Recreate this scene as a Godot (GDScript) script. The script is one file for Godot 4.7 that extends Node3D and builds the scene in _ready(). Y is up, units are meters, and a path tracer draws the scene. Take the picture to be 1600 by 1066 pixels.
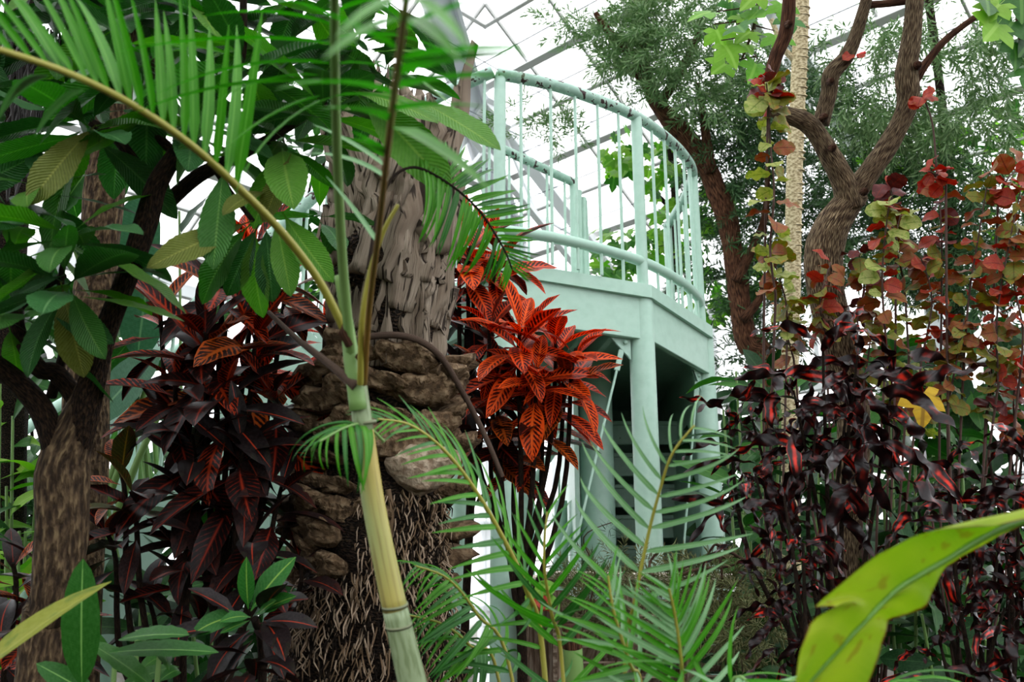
extends Node3D
# A planted glasshouse corner: a mint-green steel stair platform among palms, crotons and trees.

const FOCAL_PX := 1500.0
const PITCH := deg_to_rad(16.0)
const EYE := 1.6

var rng := RandomNumberGenerator.new()
var gpos := {}          # node -> where its origin stands in the world
var counts := {}        # names given so far under each parent
var M := {}             # materials
var L := {}             # leaf meshes, a few variants of each
var grain := FastNoiseLite.new()


class Builder:
	var v := PackedVector3Array()
	var n := PackedVector3Array()
	var uv := PackedVector2Array()
	var idx := PackedInt32Array()

	func vert(p: Vector3, t := Vector2.ZERO) -> int:
		v.append(p)
		n.append(Vector3.ZERO)
		uv.append(t)
		return v.size() - 1

	func tri(a: int, b: int, c: int) -> void:
		var k := (v[b] - v[a]).cross(v[c] - v[a])
		n[a] += k
		n[b] += k
		n[c] += k
		idx.append(a)
		idx.append(c)
		idx.append(b)

	func quad(a: int, b: int, c: int, d: int) -> void:
		tri(a, b, c)
		tri(a, c, d)

	func face(ps: Array, scale := 1.0) -> void:   # a flat polygon with corners of its own
		var o: Vector3 = ps[0]
		var e: Vector3 = (ps[1] - o).normalized()
		var nn: Vector3 = (ps[1] - o).cross(ps[2] - o).normalized()
		var f := nn.cross(e)
		var first := v.size()
		for p in ps:
			vert(p, Vector2((p - o).dot(e), (p - o).dot(f)) * scale)
		for i in range(1, ps.size() - 1):
			tri(first, first + i, first + i + 1)

	func mesh() -> ArrayMesh:
		for i in n.size():
			n[i] = n[i].normalized() if n[i].length_squared() > 1e-20 else Vector3.UP
		var a := []
		a.resize(Mesh.ARRAY_MAX)
		a[Mesh.ARRAY_VERTEX] = v
		a[Mesh.ARRAY_NORMAL] = n
		a[Mesh.ARRAY_TEX_UV] = uv
		a[Mesh.ARRAY_INDEX] = idx
		var m := ArrayMesh.new()
		m.add_surface_from_arrays(Mesh.PRIMITIVE_TRIANGLES, a)
		return m

	func box(xf: Transform3D, size: Vector3, bevel := 0.004) -> void:   # box with chamfered edges
		var h := size / 2.0
		var b := minf(bevel, minf(h.x, minf(h.y, h.z)) * 0.45)
		var c := func(sx: float, sy: float, sz: float, axis: int) -> Vector3:
			var p := Vector3(sx * h.x, sy * h.y, sz * h.z)
			if axis != 0: p.x -= sx * b
			if axis != 1: p.y -= sy * b
			if axis != 2: p.z -= sz * b
			return xf * p
		for s in [-1.0, 1.0]:
			var q := [[c.call(s, -1.0, -1.0, 0), c.call(s, 1.0, -1.0, 0), c.call(s, 1.0, 1.0, 0), c.call(s, -1.0, 1.0, 0)],
				[c.call(-1.0, s, -1.0, 1), c.call(-1.0, s, 1.0, 1), c.call(1.0, s, 1.0, 1), c.call(1.0, s, -1.0, 1)],
				[c.call(-1.0, -1.0, s, 2), c.call(1.0, -1.0, s, 2), c.call(1.0, 1.0, s, 2), c.call(-1.0, 1.0, s, 2)]]
			for f in q:
				if s < 0: f.reverse()
				face(f)
			for t in [-1.0, 1.0]:
				var e := [[c.call(-1.0, s, t, 1), c.call(-1.0, s, t, 2), c.call(1.0, s, t, 2), c.call(1.0, s, t, 1)],
					[c.call(s, -1.0, t, 2), c.call(s, -1.0, t, 0), c.call(s, 1.0, t, 0), c.call(s, 1.0, t, 2)],
					[c.call(s, t, -1.0, 0), c.call(s, t, -1.0, 1), c.call(s, t, 1.0, 1), c.call(s, t, 1.0, 0)]]
				for f in e:
					if s * t < 0: f.reverse()
					face(f)
				for r in [-1.0, 1.0]:
					var f := [c.call(s, t, r, 0), c.call(s, t, r, 1), c.call(s, t, r, 2)]
					if s * t * r < 0: f.reverse()
					face(f)

	func bar(a: Vector3, b: Vector3, w: float, d: float, up := Vector3.UP, bevel := 0.003) -> void:   # a straight bar, w across and d deep
		var y := (b - a).normalized()
		var x := y.cross(up).normalized()
		if x.length() < 0.5: x = y.cross(Vector3.RIGHT).normalized()
		box(Transform3D(Basis(x, y, x.cross(y)), (a + b) / 2.0), Vector3(w, a.distance_to(b), d), bevel)

	func tube(ps: Array, rs: Array, sides := 8, bump := 0.0, noise: FastNoiseLite = null) -> void:   # swept round section; rs holds one radius for each point
		var up := Vector3.UP
		var first: Vector3 = (ps[1] - ps[0]).normalized()
		var x := first.cross(Vector3(0.31, 0.2, 0.93)).normalized()
		var along := 0.0
		var start := v.size()
		var m := ps.size()
		for i in m:
			var t: Vector3 = (ps[mini(i + 1, m - 1)] - ps[maxi(i - 1, 0)]).normalized()
			x = (x - t * x.dot(t)).normalized()
			var y := t.cross(x)
			if i: along += ps[i].distance_to(ps[i - 1])
			for k in sides + 1:
				var a := TAU * k / sides
				var o := x * cos(a) + y * sin(a)
				var r: float = rs[i]
				if bump > 0.0:
					var q: Vector3 = ps[i] + o * r
					r *= 1.0 + bump * noise.get_noise_3d(q.x * 100.0, q.y * 100.0, q.z * 100.0)
				vert(ps[i] + o * r, Vector2(float(k) / sides, along))
		for i in m - 1:
			for k in sides:
				var a := start + i * (sides + 1) + k
				quad(a, a + 1, a + sides + 2, a + sides + 1)
		for e in 2:
			var ring := start if e == 0 else start + (m - 1) * (sides + 1)
			var c := vert(ps[0] if e == 0 else ps[m - 1])
			for k in sides:
				if e == 0: tri(c, ring + k + 1, ring + k)
				else: tri(c, ring + k, ring + k + 1)
		for i in m:   # close the seam of the shading
			var a := start + i * (sides + 1)
			var s := n[a] + n[a + sides]
			n[a] = s
			n[a + sides] = s

	func prism(poly: Array, y0: float, y1: float) -> void:   # flat polygon (x, z), counter-clockwise seen from above, standing from y0 to y1
		var top := []
		var low := []
		for p in poly:
			top.append(Vector3(p.x, y1, p.y))
			low.append(Vector3(p.x, y0, p.y))
		face(top)
		var back := low.duplicate()
		back.reverse()
		face(back)
		for i in poly.size():
			var j := (i + 1) % poly.size()
			face([low[i], low[j], top[j], top[i]])


# ---------- where things stand ----------
func px(x: float, y: float, depth: float) -> Vector3:   # the place seen at (x, y) of the 1600 x 1066 photograph, this many metres away
	var dx := (x - 800.0) / FOCAL_PX
	var dy := (533.0 - y) / FOCAL_PX
	return Vector3(0, EYE, 0) + Vector3(dx, dy * cos(PITCH) + sin(PITCH), -(cos(PITCH) - dy * sin(PITCH))) * depth

func pxs(list: Array) -> Array:
	var out := []
	for p in list: out.append(px(p[0], p[1], p[2]))
	return out

func smooth(ps: Array, per := 5) -> Array:   # Catmull-Rom through the points
	var out := []
	for i in ps.size() - 1:
		var a = ps[maxi(i - 1, 0)]
		var d = ps[mini(i + 2, ps.size() - 1)]
		for k in per: out.append(ps[i].cubic_interpolate(ps[i + 1], a, d, float(k) / per))
	out.append(ps[-1])
	return out

func ramp(values: Array, many: int) -> Array:   # the values spread over this many points
	var out := []
	for i in many:
		var f := float(i) / (many - 1) * (values.size() - 1)
		var k := mini(int(f), values.size() - 2)
		out.append(lerpf(values[k], values[k + 1], f - k))
	return out

func along(ps: Array, t: float) -> Vector3:
	var f := clampf(t, 0.0, 1.0) * (ps.size() - 1)
	var k := mini(int(f), ps.size() - 2)
	return ps[k].lerp(ps[k + 1], f - k)

func r(a: float, b: float) -> float: return rng.randf_range(a, b)

func rdir() -> Vector3:
	return Vector3(rng.randfn(), rng.randfn(), rng.randfn()).normalized()

func facing(d: Vector3, up: Vector3) -> Basis:   # a leaf's frame: y runs along it, z is its upper side
	var y := d.normalized()
	var x := y.cross(up)
	if x.length() < 0.02: x = y.cross(Vector3(0.3, 0.5, 0.8))
	x = x.normalized()
	return Basis(x, y, x.cross(y))


# ---------- nodes ----------
func numbered(parent: Node, called: String) -> String:
	var key := str(parent.get_instance_id()) + called
	counts[key] = counts.get(key, -1) + 1
	return called if counts[key] == 0 else "%s_%03d" % [called, counts[key]]

func thing(called: String, label: String, category: String, at: Vector3, group := "") -> Node3D:
	var o := Node3D.new()
	o.name = numbered(self, called)
	add_child(o)
	o.position = at
	gpos[o] = at
	o.set_meta("label", label)
	o.set_meta("category", category)
	if group: o.set_meta("group", group)
	return o

func structure(called: String) -> Node3D:
	var o := Node3D.new()
	o.name = numbered(self, called)
	add_child(o)
	gpos[o] = Vector3.ZERO
	o.set_meta("kind", "structure")
	return o

func part(parent: Node3D, called: String, m: Mesh, mat: Material, where := Transform3D()) -> MeshInstance3D:
	var o := MeshInstance3D.new()
	o.name = numbered(parent, called)
	o.mesh = m
	o.material_override = mat
	where.origin -= gpos[parent]
	o.transform = where
	parent.add_child(o)
	gpos[o] = gpos[parent] + where.origin
	return o

func pipe(parent: Node3D, called: String, ps: Array, rs: Array, mat: Material, sides := 8, bump := 0.0) -> MeshInstance3D:
	var b := Builder.new()
	b.tube(ps, rs if rs.size() == ps.size() else ramp(rs, ps.size()), sides, bump, grain)
	return part(parent, called, b.mesh(), mat)

func leaf(parent: Node3D, kind: String, mat: Material, at: Vector3, d: Vector3, up: Vector3, size: float, called := "leaf", widen := 1.0) -> MeshInstance3D:
	var variants: Array = L[kind]
	var b := facing(d, up)
	b = Basis(b.x * size * widen, b.y * size, b.z * size)
	return part(parent, called, variants[rng.randi() % variants.size()], mat, Transform3D(b, at))

func leaf_px(parent: Node3D, kind: String, mat: Material, a: Array, b: Array, up := Vector3(0, 0.5, 1), called := "leaf", widen := 1.0) -> MeshInstance3D:   # from its foot to its tip
	var p := px(a[0], a[1], a[2])
	var q := px(b[0], b[1], b[2])
	return leaf(parent, kind, mat, p, q - p, up, p.distance_to(q), called, widen)

func pick(list: Array): return list[rng.randi() % list.size()]



# ---------- materials ----------
func plain(c: Color, rough := 0.6, spec := 0.5) -> StandardMaterial3D:
	var m := StandardMaterial3D.new()
	m.albedo_color = c
	m.roughness = rough
	m.metallic_specular = spec
	return m

func noisy(stops: Array, colors: Array, freq: float, size := 512, octaves := 4, kind := FastNoiseLite.TYPE_SIMPLEX_SMOOTH, sharp := false, turn := 7) -> NoiseTexture2D:
	var f := FastNoiseLite.new()
	f.noise_type = kind
	f.frequency = freq
	f.fractal_octaves = octaves
	f.seed = turn
	var g := Gradient.new()
	g.offsets = PackedFloat32Array(stops)
	g.colors = PackedColorArray(colors)
	if sharp: g.interpolation_mode = Gradient.GRADIENT_INTERPOLATE_CONSTANT
	var t := NoiseTexture2D.new()
	t.width = size
	t.height = size
	t.seamless = true
	t.noise = f
	t.color_ramp = g
	return t

func drawn(w: int, h: int, f: Callable) -> ImageTexture:   # a picture from a function of (across, along)
	var im := Image.create(w, h, false, Image.FORMAT_RGB8)
	for y in h:
		for x in w:
			im.set_pixel(x, y, f.call((x + 0.5) / w, (y + 0.5) / h))
	return ImageTexture.create_from_image(im)

func leafy(tex: Texture2D, back: Color, rough := 0.38, tint := Color.WHITE, height: Texture2D = null, relief := 0.0) -> StandardMaterial3D:
	var m := StandardMaterial3D.new()
	m.albedo_texture = tex
	m.albedo_color = tint
	m.roughness = rough + 0.08
	m.metallic_specular = 0.36
	m.cull_mode = BaseMaterial3D.CULL_DISABLED
	if back != Color.BLACK:
		m.backlight_enabled = true
		m.backlight = back
	if height:
		m.heightmap_enabled = true
		m.heightmap_texture = height
		m.heightmap_scale = relief
	return m

func speck(u: float, t: float, f: float) -> float: return grain.get_noise_2d(u * f, t * f)

func vein(s: float, t: float, many: float, lean: float) -> float:   # 0 on a side vein, 1 half-way to the next
	var f := fposmod(t * many - s * lean, 1.0)
	return minf(f, 1.0 - f) * 2.0

func croton_print(base: Color, spot: Color, rib: Color, blot_from: float, seed_shift: float, edge: float) -> ImageTexture:
	return drawn(96, 224, func(u: float, t: float) -> Color:
		var s := absf(u - 0.5) * 2.0
		var w := speck(u + seed_shift, t * 2.0, 170.0)
		var d := vein(s, t, 13.0, 2.4)
		var blot := smoothstep(blot_from, blot_from + 0.3, d + 0.5 * w) * smoothstep(0.07, 0.2, s) * (1.0 - smoothstep(edge, edge + 0.18, s + 0.25 * w))
		var c := base.lerp(spot, blot)
		c = c.lerp(base.darkened(0.35), clampf(speck(u, t * 2.0, 40.0) * 0.7, 0.0, 0.5))
		return c.lerp(rib, (1.0 - smoothstep(0.03, 0.09, s)) * 0.9))

func vein_print(base: Color, rib: Color, many: float, lean: float, strength: float, mid: float, patch: Color, patches: float) -> ImageTexture:
	return drawn(96, 224, func(u: float, t: float) -> Color:
		var s := absf(u - 0.5) * 2.0
		var w := speck(u, t * 2.0, 90.0)
		var d := vein(s, t, many, lean)
		var c := base.lerp(patch, clampf((w + patches - 0.35) * 1.6, 0.0, 1.0) if patches > 0.0 else 0.0)
		c = c.lerp(rib, (1.0 - smoothstep(0.0, 0.3, d)) * strength * (0.7 + 0.6 * w))
		c = c.lightened(0.06 * speck(u, t * 2.0, 400.0) + 0.03)
		return c.lerp(rib, (1.0 - smoothstep(mid * 0.5, mid, s)) * 0.9))

func bark(stops: Array, colors: Array, freq: float, scale: Vector3, relief: float, turn := 3) -> StandardMaterial3D:
	var m := plain(Color.WHITE, 0.9, 0.3)
	m.albedo_texture = noisy(stops, colors, freq, 512, 5, FastNoiseLite.TYPE_SIMPLEX_SMOOTH, false, turn)
	m.heightmap_enabled = true
	m.heightmap_texture = noisy([0.3, 0.7], [Color.BLACK, Color.WHITE], freq, 512, 5, FastNoiseLite.TYPE_SIMPLEX_SMOOTH, false, turn)
	m.heightmap_scale = relief
	m.uv1_scale = scale
	return m

func paint(chips: float, turn: int, tint := Color(0.63, 0.76, 0.695)) -> StandardMaterial3D:   # mint paint, flaked through to the rusty primer
	var m := plain(Color.WHITE, 0.42)
	var rust := Color(0.19, 0.1, 0.1)
	m.albedo_texture = noisy([0.0, 0.42, 0.62, 0.995 - chips, 0.999 - chips], [tint.darkened(0.05), tint, tint.lightened(0.05), tint, rust], 0.012, 512, 4, FastNoiseLite.TYPE_SIMPLEX_SMOOTH, false, turn)
	m.uv1_triplanar = true
	m.uv1_world_triplanar = true
	m.uv1_scale = Vector3.ONE * 1.7
	return m

func make_materials() -> void:
	grain.noise_type = FastNoiseLite.TYPE_SIMPLEX_SMOOTH
	grain.frequency = 0.02
	grain.fractal_octaves = 3
	grain.seed = 11
	# steel and building
	M.mint = paint(0.02, 21)
	M.mint_worn = paint(0.2, 5)
	M.mint_worn.uv1_triplanar = false
	M.mint_worn.uv1_world_triplanar = false
	M.mint_worn.uv1_scale = Vector3(0.3, 1.4, 1)
	M.mint_worn.albedo_texture = noisy([0.0, 0.5, 0.71, 0.72], [Color(0.57, 0.7, 0.64), Color(0.62, 0.75, 0.69), Color(0.59, 0.72, 0.66), Color(0.2, 0.1, 0.1)], 0.02, 512, 4, FastNoiseLite.TYPE_SIMPLEX_SMOOTH, true, 5)
	M.white_bar = plain(Color(0.93, 0.94, 0.95), 0.5)
	M.grey_bar = plain(Color(0.74, 0.74, 0.73), 0.6)
	M.wire = plain(Color(0.4, 0.44, 0.46), 0.5)
	M.glass = plain(Color(0.97, 0.985, 0.98, 0.04), 0.04)
	M.glass.transparency = BaseMaterial3D.TRANSPARENCY_ALPHA
	M.soil = plain(Color.WHITE, 0.95, 0.2)
	M.soil.albedo_texture = noisy([0.2, 0.5, 0.8], [Color(0.1, 0.075, 0.055), Color(0.17, 0.13, 0.09), Color(0.13, 0.15, 0.07)], 0.02)
	M.soil.uv1_scale = Vector3(30, 30, 1)
	M.stone = plain(Color(0.5, 0.47, 0.43), 0.9)
	M.wood = bark([0.25, 0.5, 0.75], [Color(0.36, 0.29, 0.23), Color(0.5, 0.42, 0.36), Color(0.6, 0.54, 0.48)], 0.015, Vector3(5, 0.8, 1), 0.15)
	M.pale_wood = bark([0.25, 0.55, 0.8], [Color(0.6, 0.53, 0.46), Color(0.82, 0.78, 0.72), Color(0.9, 0.87, 0.83)], 0.015, Vector3(5, 0.8, 1), 0.1)
	# bark
	M.bark_brown = bark([0.2, 0.45, 0.7, 0.85], [Color(0.16, 0.12, 0.09), Color(0.29, 0.23, 0.17), Color(0.38, 0.31, 0.23), Color(0.46, 0.39, 0.29)], 0.02, Vector3(2, 1.6, 1), 0.7)
	M.bark_dark = bark([0.2, 0.5, 0.8], [Color(0.07, 0.05, 0.035), Color(0.16, 0.11, 0.075), Color(0.26, 0.19, 0.13)], 0.03, Vector3(2, 3, 1), 0.6, 5)
	M.bark_ridged = bark([0.25, 0.45, 0.62, 0.8], [Color(0.17, 0.12, 0.09), Color(0.4, 0.32, 0.24), Color(0.56, 0.48, 0.37), Color(0.66, 0.58, 0.46)], 0.03, Vector3(6, 1.3, 1), 0.9, 8)
	M.bark_red = bark([0.25, 0.5, 0.8], [Color(0.16, 0.09, 0.06), Color(0.37, 0.23, 0.16), Color(0.52, 0.36, 0.26)], 0.025, Vector3(5, 1.0, 1), 0.8, 9)
	M.bark_pale = bark([0.25, 0.5, 0.8], [Color(0.56, 0.5, 0.38), Color(0.74, 0.68, 0.54), Color(0.84, 0.79, 0.66)], 0.02, Vector3(1, 6, 1), 0.1, 12)
	M.twig = bark([0.3, 0.7], [Color(0.24, 0.17, 0.13), Color(0.44, 0.34, 0.28)], 0.04, Vector3(2, 6, 1), 0.1)
	M.twig_purple = plain(Color(0.3, 0.21, 0.18), 0.8)
	M.boot = bark([0.25, 0.42, 0.6, 0.85], [Color(0.13, 0.1, 0.07), Color(0.38, 0.32, 0.27), Color(0.54, 0.49, 0.43), Color(0.68, 0.63, 0.57)], 0.02, Vector3(0.8, 0.16, 1), 0.9, 14)
	var fibre := drawn(256, 256, func(u: float, t: float) -> Color:   # weathered fibrous wood: patches, fine fibres, a few cracks
		var patch := clampf(0.5 + 0.9 * speck(u * 1.5, t, 110.0), 0.0, 1.0)
		var c := Color(0.36, 0.3, 0.25).lerp(Color(0.66, 0.61, 0.55), patch)
		c = c.lerp(Color(0.5, 0.45, 0.39), 0.5 + 0.5 * speck(u * 6.0, t * 0.5, 500.0))
		return c.lerp(Color(0.13, 0.1, 0.08), smoothstep(0.3, 0.42, speck(u * 2.6 + 9.0, t * 0.3, 420.0)) * 0.85))
	M.boot.albedo_texture = fibre
	M.boot.heightmap_texture = drawn(256, 256, func(u: float, t: float) -> Color:
		var h := clampf(0.55 + 0.45 * speck(u * 6.0, t * 0.5, 500.0) - 0.8 * smoothstep(0.3, 0.42, speck(u * 2.6 + 9.0, t * 0.3, 420.0)), 0.0, 1.0)
		return Color(h, h, h))
	M.boot.heightmap_scale = 0.5
	M.boot.uv1_scale = Vector3(0.6, 0.6, 1)
	M.stub = bark([0.2, 0.45, 0.65, 0.85], [Color(0.22, 0.17, 0.12), Color(0.38, 0.3, 0.22), Color(0.47, 0.39, 0.3), Color(0.58, 0.5, 0.4)], 0.01, Vector3(2.2, 1.6, 1), 0.9, 15)
	M.stub_pale = bark([0.2, 0.5, 0.8], [Color(0.42, 0.34, 0.27), Color(0.6, 0.53, 0.45), Color(0.72, 0.66, 0.58)], 0.01, Vector3.ONE, 0.5, 17)
	for k in ["stub", "stub_pale"]:
		M[k].uv1_triplanar = true
		M[k].uv1_scale = Vector3.ONE * 5.0
	M.core = bark([0.25, 0.5, 0.8], [Color(0.06, 0.045, 0.035), Color(0.16, 0.12, 0.09), Color(0.27, 0.21, 0.16)], 0.04, Vector3(3, 5, 1), 1.2, 16)
	M.root = plain(Color(0.42, 0.34, 0.26), 0.85, 0.3)
	M.root_pale = plain(Color(0.6, 0.52, 0.44), 0.8, 0.3)
	M.vine = bark([0.3, 0.7], [Color(0.26, 0.2, 0.17), Color(0.45, 0.37, 0.32)], 0.05, Vector3(3, 14, 1), 0.1)
	# palms
	M.cane = plain(Color.WHITE, 0.45)
	M.cane.albedo_texture = drawn(64, 256, func(u: float, t: float) -> Color:
		var c := Color(0.55, 0.6, 0.4).lerp(Color(0.72, 0.6, 0.26), clampf(0.5 + 1.2 * speck(u, t, 30.0), 0.0, 1.0))
		return c.lerp(Color(0.42, 0.36, 0.2), clampf(speck(u * 3.0, t * 0.4, 260.0) * 1.1 - 0.1, 0.0, 0.6)))
	M.cane.uv1_scale = Vector3(1, 1.5, 1)
	M.cane_green = plain(Color(0.5, 0.56, 0.42), 0.5)
	M.cane_green.albedo_texture = noisy([0.3, 0.6], [Color(0.8, 0.82, 0.75), Color(1, 1, 1)], 0.03)
	M.cane_ring = plain(Color(0.42, 0.44, 0.33), 0.7)
	M.rachis = plain(Color(0.55, 0.53, 0.2), 0.45)
	M.rachis_green = plain(Color(0.42, 0.55, 0.3), 0.45)
	M.rachis_brown = plain(Color(0.46, 0.34, 0.12), 0.5)
	var strap := func(a: Color, b: Color) -> ImageTexture:
		return drawn(32, 128, func(u: float, t: float) -> Color:
			var c := a.lerp(b, clampf(0.5 + 0.9 * speck(u * 8.0, t * 0.6, 120.0), 0.0, 1.0))
			return c.lerp(b.lightened(0.15), 1.0 - smoothstep(0.02, 0.08, absf(u - 0.5))))
	M.frond = leafy(strap.call(Color(0.2, 0.45, 0.08), Color(0.34, 0.58, 0.15)), Color(0.5, 0.9, 0.25), 0.35)
	M.frond_dark = leafy(strap.call(Color(0.1, 0.3, 0.09), Color(0.2, 0.42, 0.15)), Color(0.25, 0.5, 0.15), 0.35)
	M.frond_pale = leafy(strap.call(Color(0.33, 0.5, 0.33), Color(0.48, 0.62, 0.44)), Color(0.4, 0.6, 0.35), 0.4)
	M.frond_yellow = leafy(strap.call(Color(0.5, 0.52, 0.1), Color(0.66, 0.6, 0.18)), Color(0.7, 0.7, 0.2), 0.4)
	# broad green leaves
	var ribs := drawn(64, 256, func(u: float, t: float) -> Color:
		var g := vein(absf(u - 0.5) * 2.0, t, 26.0, 4.5)
		return Color(g, g, g))
	var rib_print := func(base: Color, rib: Color) -> ImageTexture: return vein_print(base, rib, 26.0, 4.5, 0.45, 0.08, base, 0.0)
	M.rib = [leafy(rib_print.call(Color(0.22, 0.42, 0.16), Color(0.42, 0.58, 0.3)), Color(0.5, 0.85, 0.25), 0.36, Color.WHITE, ribs, 0.25),
		leafy(rib_print.call(Color(0.17, 0.36, 0.17), Color(0.36, 0.53, 0.32)), Color(0.35, 0.6, 0.22), 0.32, Color.WHITE, ribs, 0.25),
		leafy(rib_print.call(Color(0.32, 0.52, 0.16), Color(0.5, 0.64, 0.28)), Color(0.6, 0.9, 0.25), 0.4, Color.WHITE, ribs, 0.25),
		leafy(rib_print.call(Color(0.36, 0.4, 0.14), Color(0.52, 0.54, 0.26)), Color(0.6, 0.6, 0.2), 0.45, Color.WHITE, ribs, 0.25)]
	var broad := func(base: Color, rib: Color, strength := 0.3) -> ImageTexture: return vein_print(base, rib, 30.0, 9.0, strength, 0.06, base, 0.0)
	M.broad = [leafy(broad.call(Color(0.11, 0.27, 0.09), Color(0.3, 0.45, 0.22)), Color(0.4, 0.7, 0.25), 0.35),
		leafy(broad.call(Color(0.08, 0.21, 0.09), Color(0.22, 0.36, 0.2)), Color(0.3, 0.55, 0.2), 0.35),
		leafy(broad.call(Color(0.17, 0.35, 0.11), Color(0.38, 0.52, 0.26)), Color(0.5, 0.8, 0.3), 0.38)]
	M.fresh = [leafy(broad.call(Color(0.4, 0.6, 0.18), Color(0.56, 0.7, 0.34)), Color(0.6, 0.9, 0.3), 0.42),
		leafy(broad.call(Color(0.5, 0.66, 0.22), Color(0.64, 0.76, 0.4)), Color(0.7, 0.95, 0.35), 0.42),
		leafy(broad.call(Color(0.2, 0.4, 0.13), Color(0.38, 0.54, 0.26)), Color(0.5, 0.8, 0.3), 0.42)]
	M.paddle = leafy(vein_print(Color(0.2, 0.38, 0.27), Color(0.42, 0.57, 0.42), 40.0, 1.5, 0.3, 0.07, Color.BLACK, 0.0), Color(0.35, 0.55, 0.35), 0.4)
	M.paddle_green = leafy(vein_print(Color(0.13, 0.33, 0.09), Color(0.5, 0.66, 0.36), 46.0, 3.0, 0.14, 0.06, Color.BLACK, 0.0), Color(0.4, 0.7, 0.2), 0.35)
	M.paddle_yellow = leafy(vein_print(Color(0.45, 0.47, 0.13), Color(0.56, 0.56, 0.26), 46.0, 3.0, 0.2, 0.06, Color(0.3, 0.38, 0.1), 0.25), Color(0.5, 0.55, 0.15), 0.4)
	M.banana = leafy(drawn(160, 320, func(u: float, t: float) -> Color:
		var s := absf(u - 0.5) * 2.0
		var d := vein(s, t, 60.0, 3.0)
		var c := Color(0.62, 0.67, 0.16).lerp(Color(0.5, 0.6, 0.13), clampf(0.5 + speck(u, t * 2.0, 60.0), 0.0, 1.0))
		c = c.lerp(Color(0.58, 0.64, 0.2), (1.0 - smoothstep(0.0, 0.5, d)) * 0.35)
		c = c.lerp(Color(0.5, 0.34, 0.1), smoothstep(0.36, 0.5, speck(u + 3.0, t * 2.0, 210.0)) * 0.4)
		c = c.lerp(Color(0.36, 0.2, 0.05), smoothstep(0.955, 0.985, s + 0.05 * speck(u, t, 200.0)))
		return c.lerp(Color(0.2, 0.38, 0.08), 1.0 - smoothstep(0.02, 0.06, s))), Color(0.75, 0.95, 0.2), 0.42)
	M.banana_line = plain(Color(0.33, 0.5, 0.14), 0.4)
	M.banana_rib = plain(Color(0.5, 0.62, 0.3), 0.4)
	# crotons
	M.croton_red = [leafy(croton_print(Color(0.93, 0.34, 0.09), Color(0.25, 0.05, 0.03), Color(0.96, 0.42, 0.13), 0.35, 0.0, 0.7), Color(0.9, 0.5, 0.2), 0.33),
		leafy(croton_print(Color(0.84, 0.27, 0.08), Color(0.2, 0.04, 0.03), Color(0.92, 0.36, 0.12), 0.25, 2.0, 0.72), Color(0.8, 0.4, 0.15), 0.33)]
	M.croton_dark = [leafy(croton_print(Color(0.66, 0.2, 0.07), Color(0.1, 0.03, 0.03), Color(0.68, 0.22, 0.08), 0.12, 4.0, 0.85), Color(0.4, 0.15, 0.08), 0.3),
		leafy(croton_print(Color(0.3, 0.08, 0.05), Color(0.06, 0.03, 0.03), Color(0.5, 0.15, 0.08), 0.05, 6.0, 0.95), Color(0.2, 0.07, 0.05), 0.3),
		leafy(croton_print(Color(0.68, 0.3, 0.08), Color(0.13, 0.06, 0.04), Color(0.62, 0.3, 0.1), 0.18, 8.0, 0.8), Color(0.4, 0.2, 0.08), 0.3)]
	M.croton_black = [leafy(vein_print(Color(0.075, 0.05, 0.055), Color(0.66, 0.2, 0.1), 12.0, 2.4, 0.12, 0.07, Color(0.1, 0.1, 0.07), 0.3), Color(0.12, 0.06, 0.05), 0.32),
		leafy(vein_print(Color(0.1, 0.06, 0.06), Color(0.5, 0.17, 0.1), 12.0, 2.4, 0.2, 0.07, Color(0.2, 0.08, 0.06), 0.3), Color(0.12, 0.06, 0.05), 0.32)]
	M.croton_green = leafy(vein_print(Color(0.14, 0.37, 0.12), Color(0.55, 0.68, 0.3), 13.0, 2.4, 0.25, 0.09, Color.BLACK, 0.0), Color(0.4, 0.7, 0.25), 0.35)
	M.croton_olive = leafy(vein_print(Color(0.2, 0.21, 0.07), Color(0.6, 0.48, 0.16), 13.0, 2.4, 0.6, 0.09, Color(0.3, 0.14, 0.06), 0.3), Color(0.3, 0.3, 0.1), 0.35)
	for k in M.croton_black + M.croton_dark + M.croton_red:
		k.metallic_specular = 0.25
	M.twist = []
	for k in 3:   # black ribbons streaked with red along the midrib and margins
		M.twist.append(leafy(drawn(32, 192, func(u: float, t: float) -> Color:
			var s := absf(u - 0.5) * 2.0
			var w := speck(u + k, t * 4.0, 70.0)
			var c := Color(0.075, 0.035, 0.042).lerp(Color(0.2, 0.05, 0.055), clampf(w * 1.5, 0.0, 1.0))
			var streak := clampf((1.6 if k == 0 else 0.9) * speck(0.3, t * 3.0 + k, 70.0) + [0.3, 0.0, -0.15][k], 0.0, 1.0)
			var at := maxf(1.0 - smoothstep(0.12, 0.5 + 0.4 * w, s), smoothstep(0.75, 0.95, s) * 0.8)
			return c.lerp(Color(0.8, 0.17, 0.1), at * streak)), Color(0.3, 0.07, 0.05), 0.2))
		M.twist[k].metallic_specular = 0.35
	# copperleaf: rounded leaves from red through bronze to cream-edged green
	var copper := func(base: Color, rib: Color, patch: Color, patches: float, back: Color) -> StandardMaterial3D:
		return leafy(vein_print(base, rib, 7.0, 2.6, 0.5, 0.07, patch, patches), back, 0.45)
	M.copper_red = copper.call(Color(0.58, 0.19, 0.12), Color(0.42, 0.12, 0.09), Color(0.62, 0.34, 0.14), 0.3, Color(0.8, 0.25, 0.12))
	M.copper_bronze = copper.call(Color(0.5, 0.27, 0.12), Color(0.36, 0.14, 0.08), Color(0.42, 0.36, 0.12), 0.4, Color(0.7, 0.4, 0.15))
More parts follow.
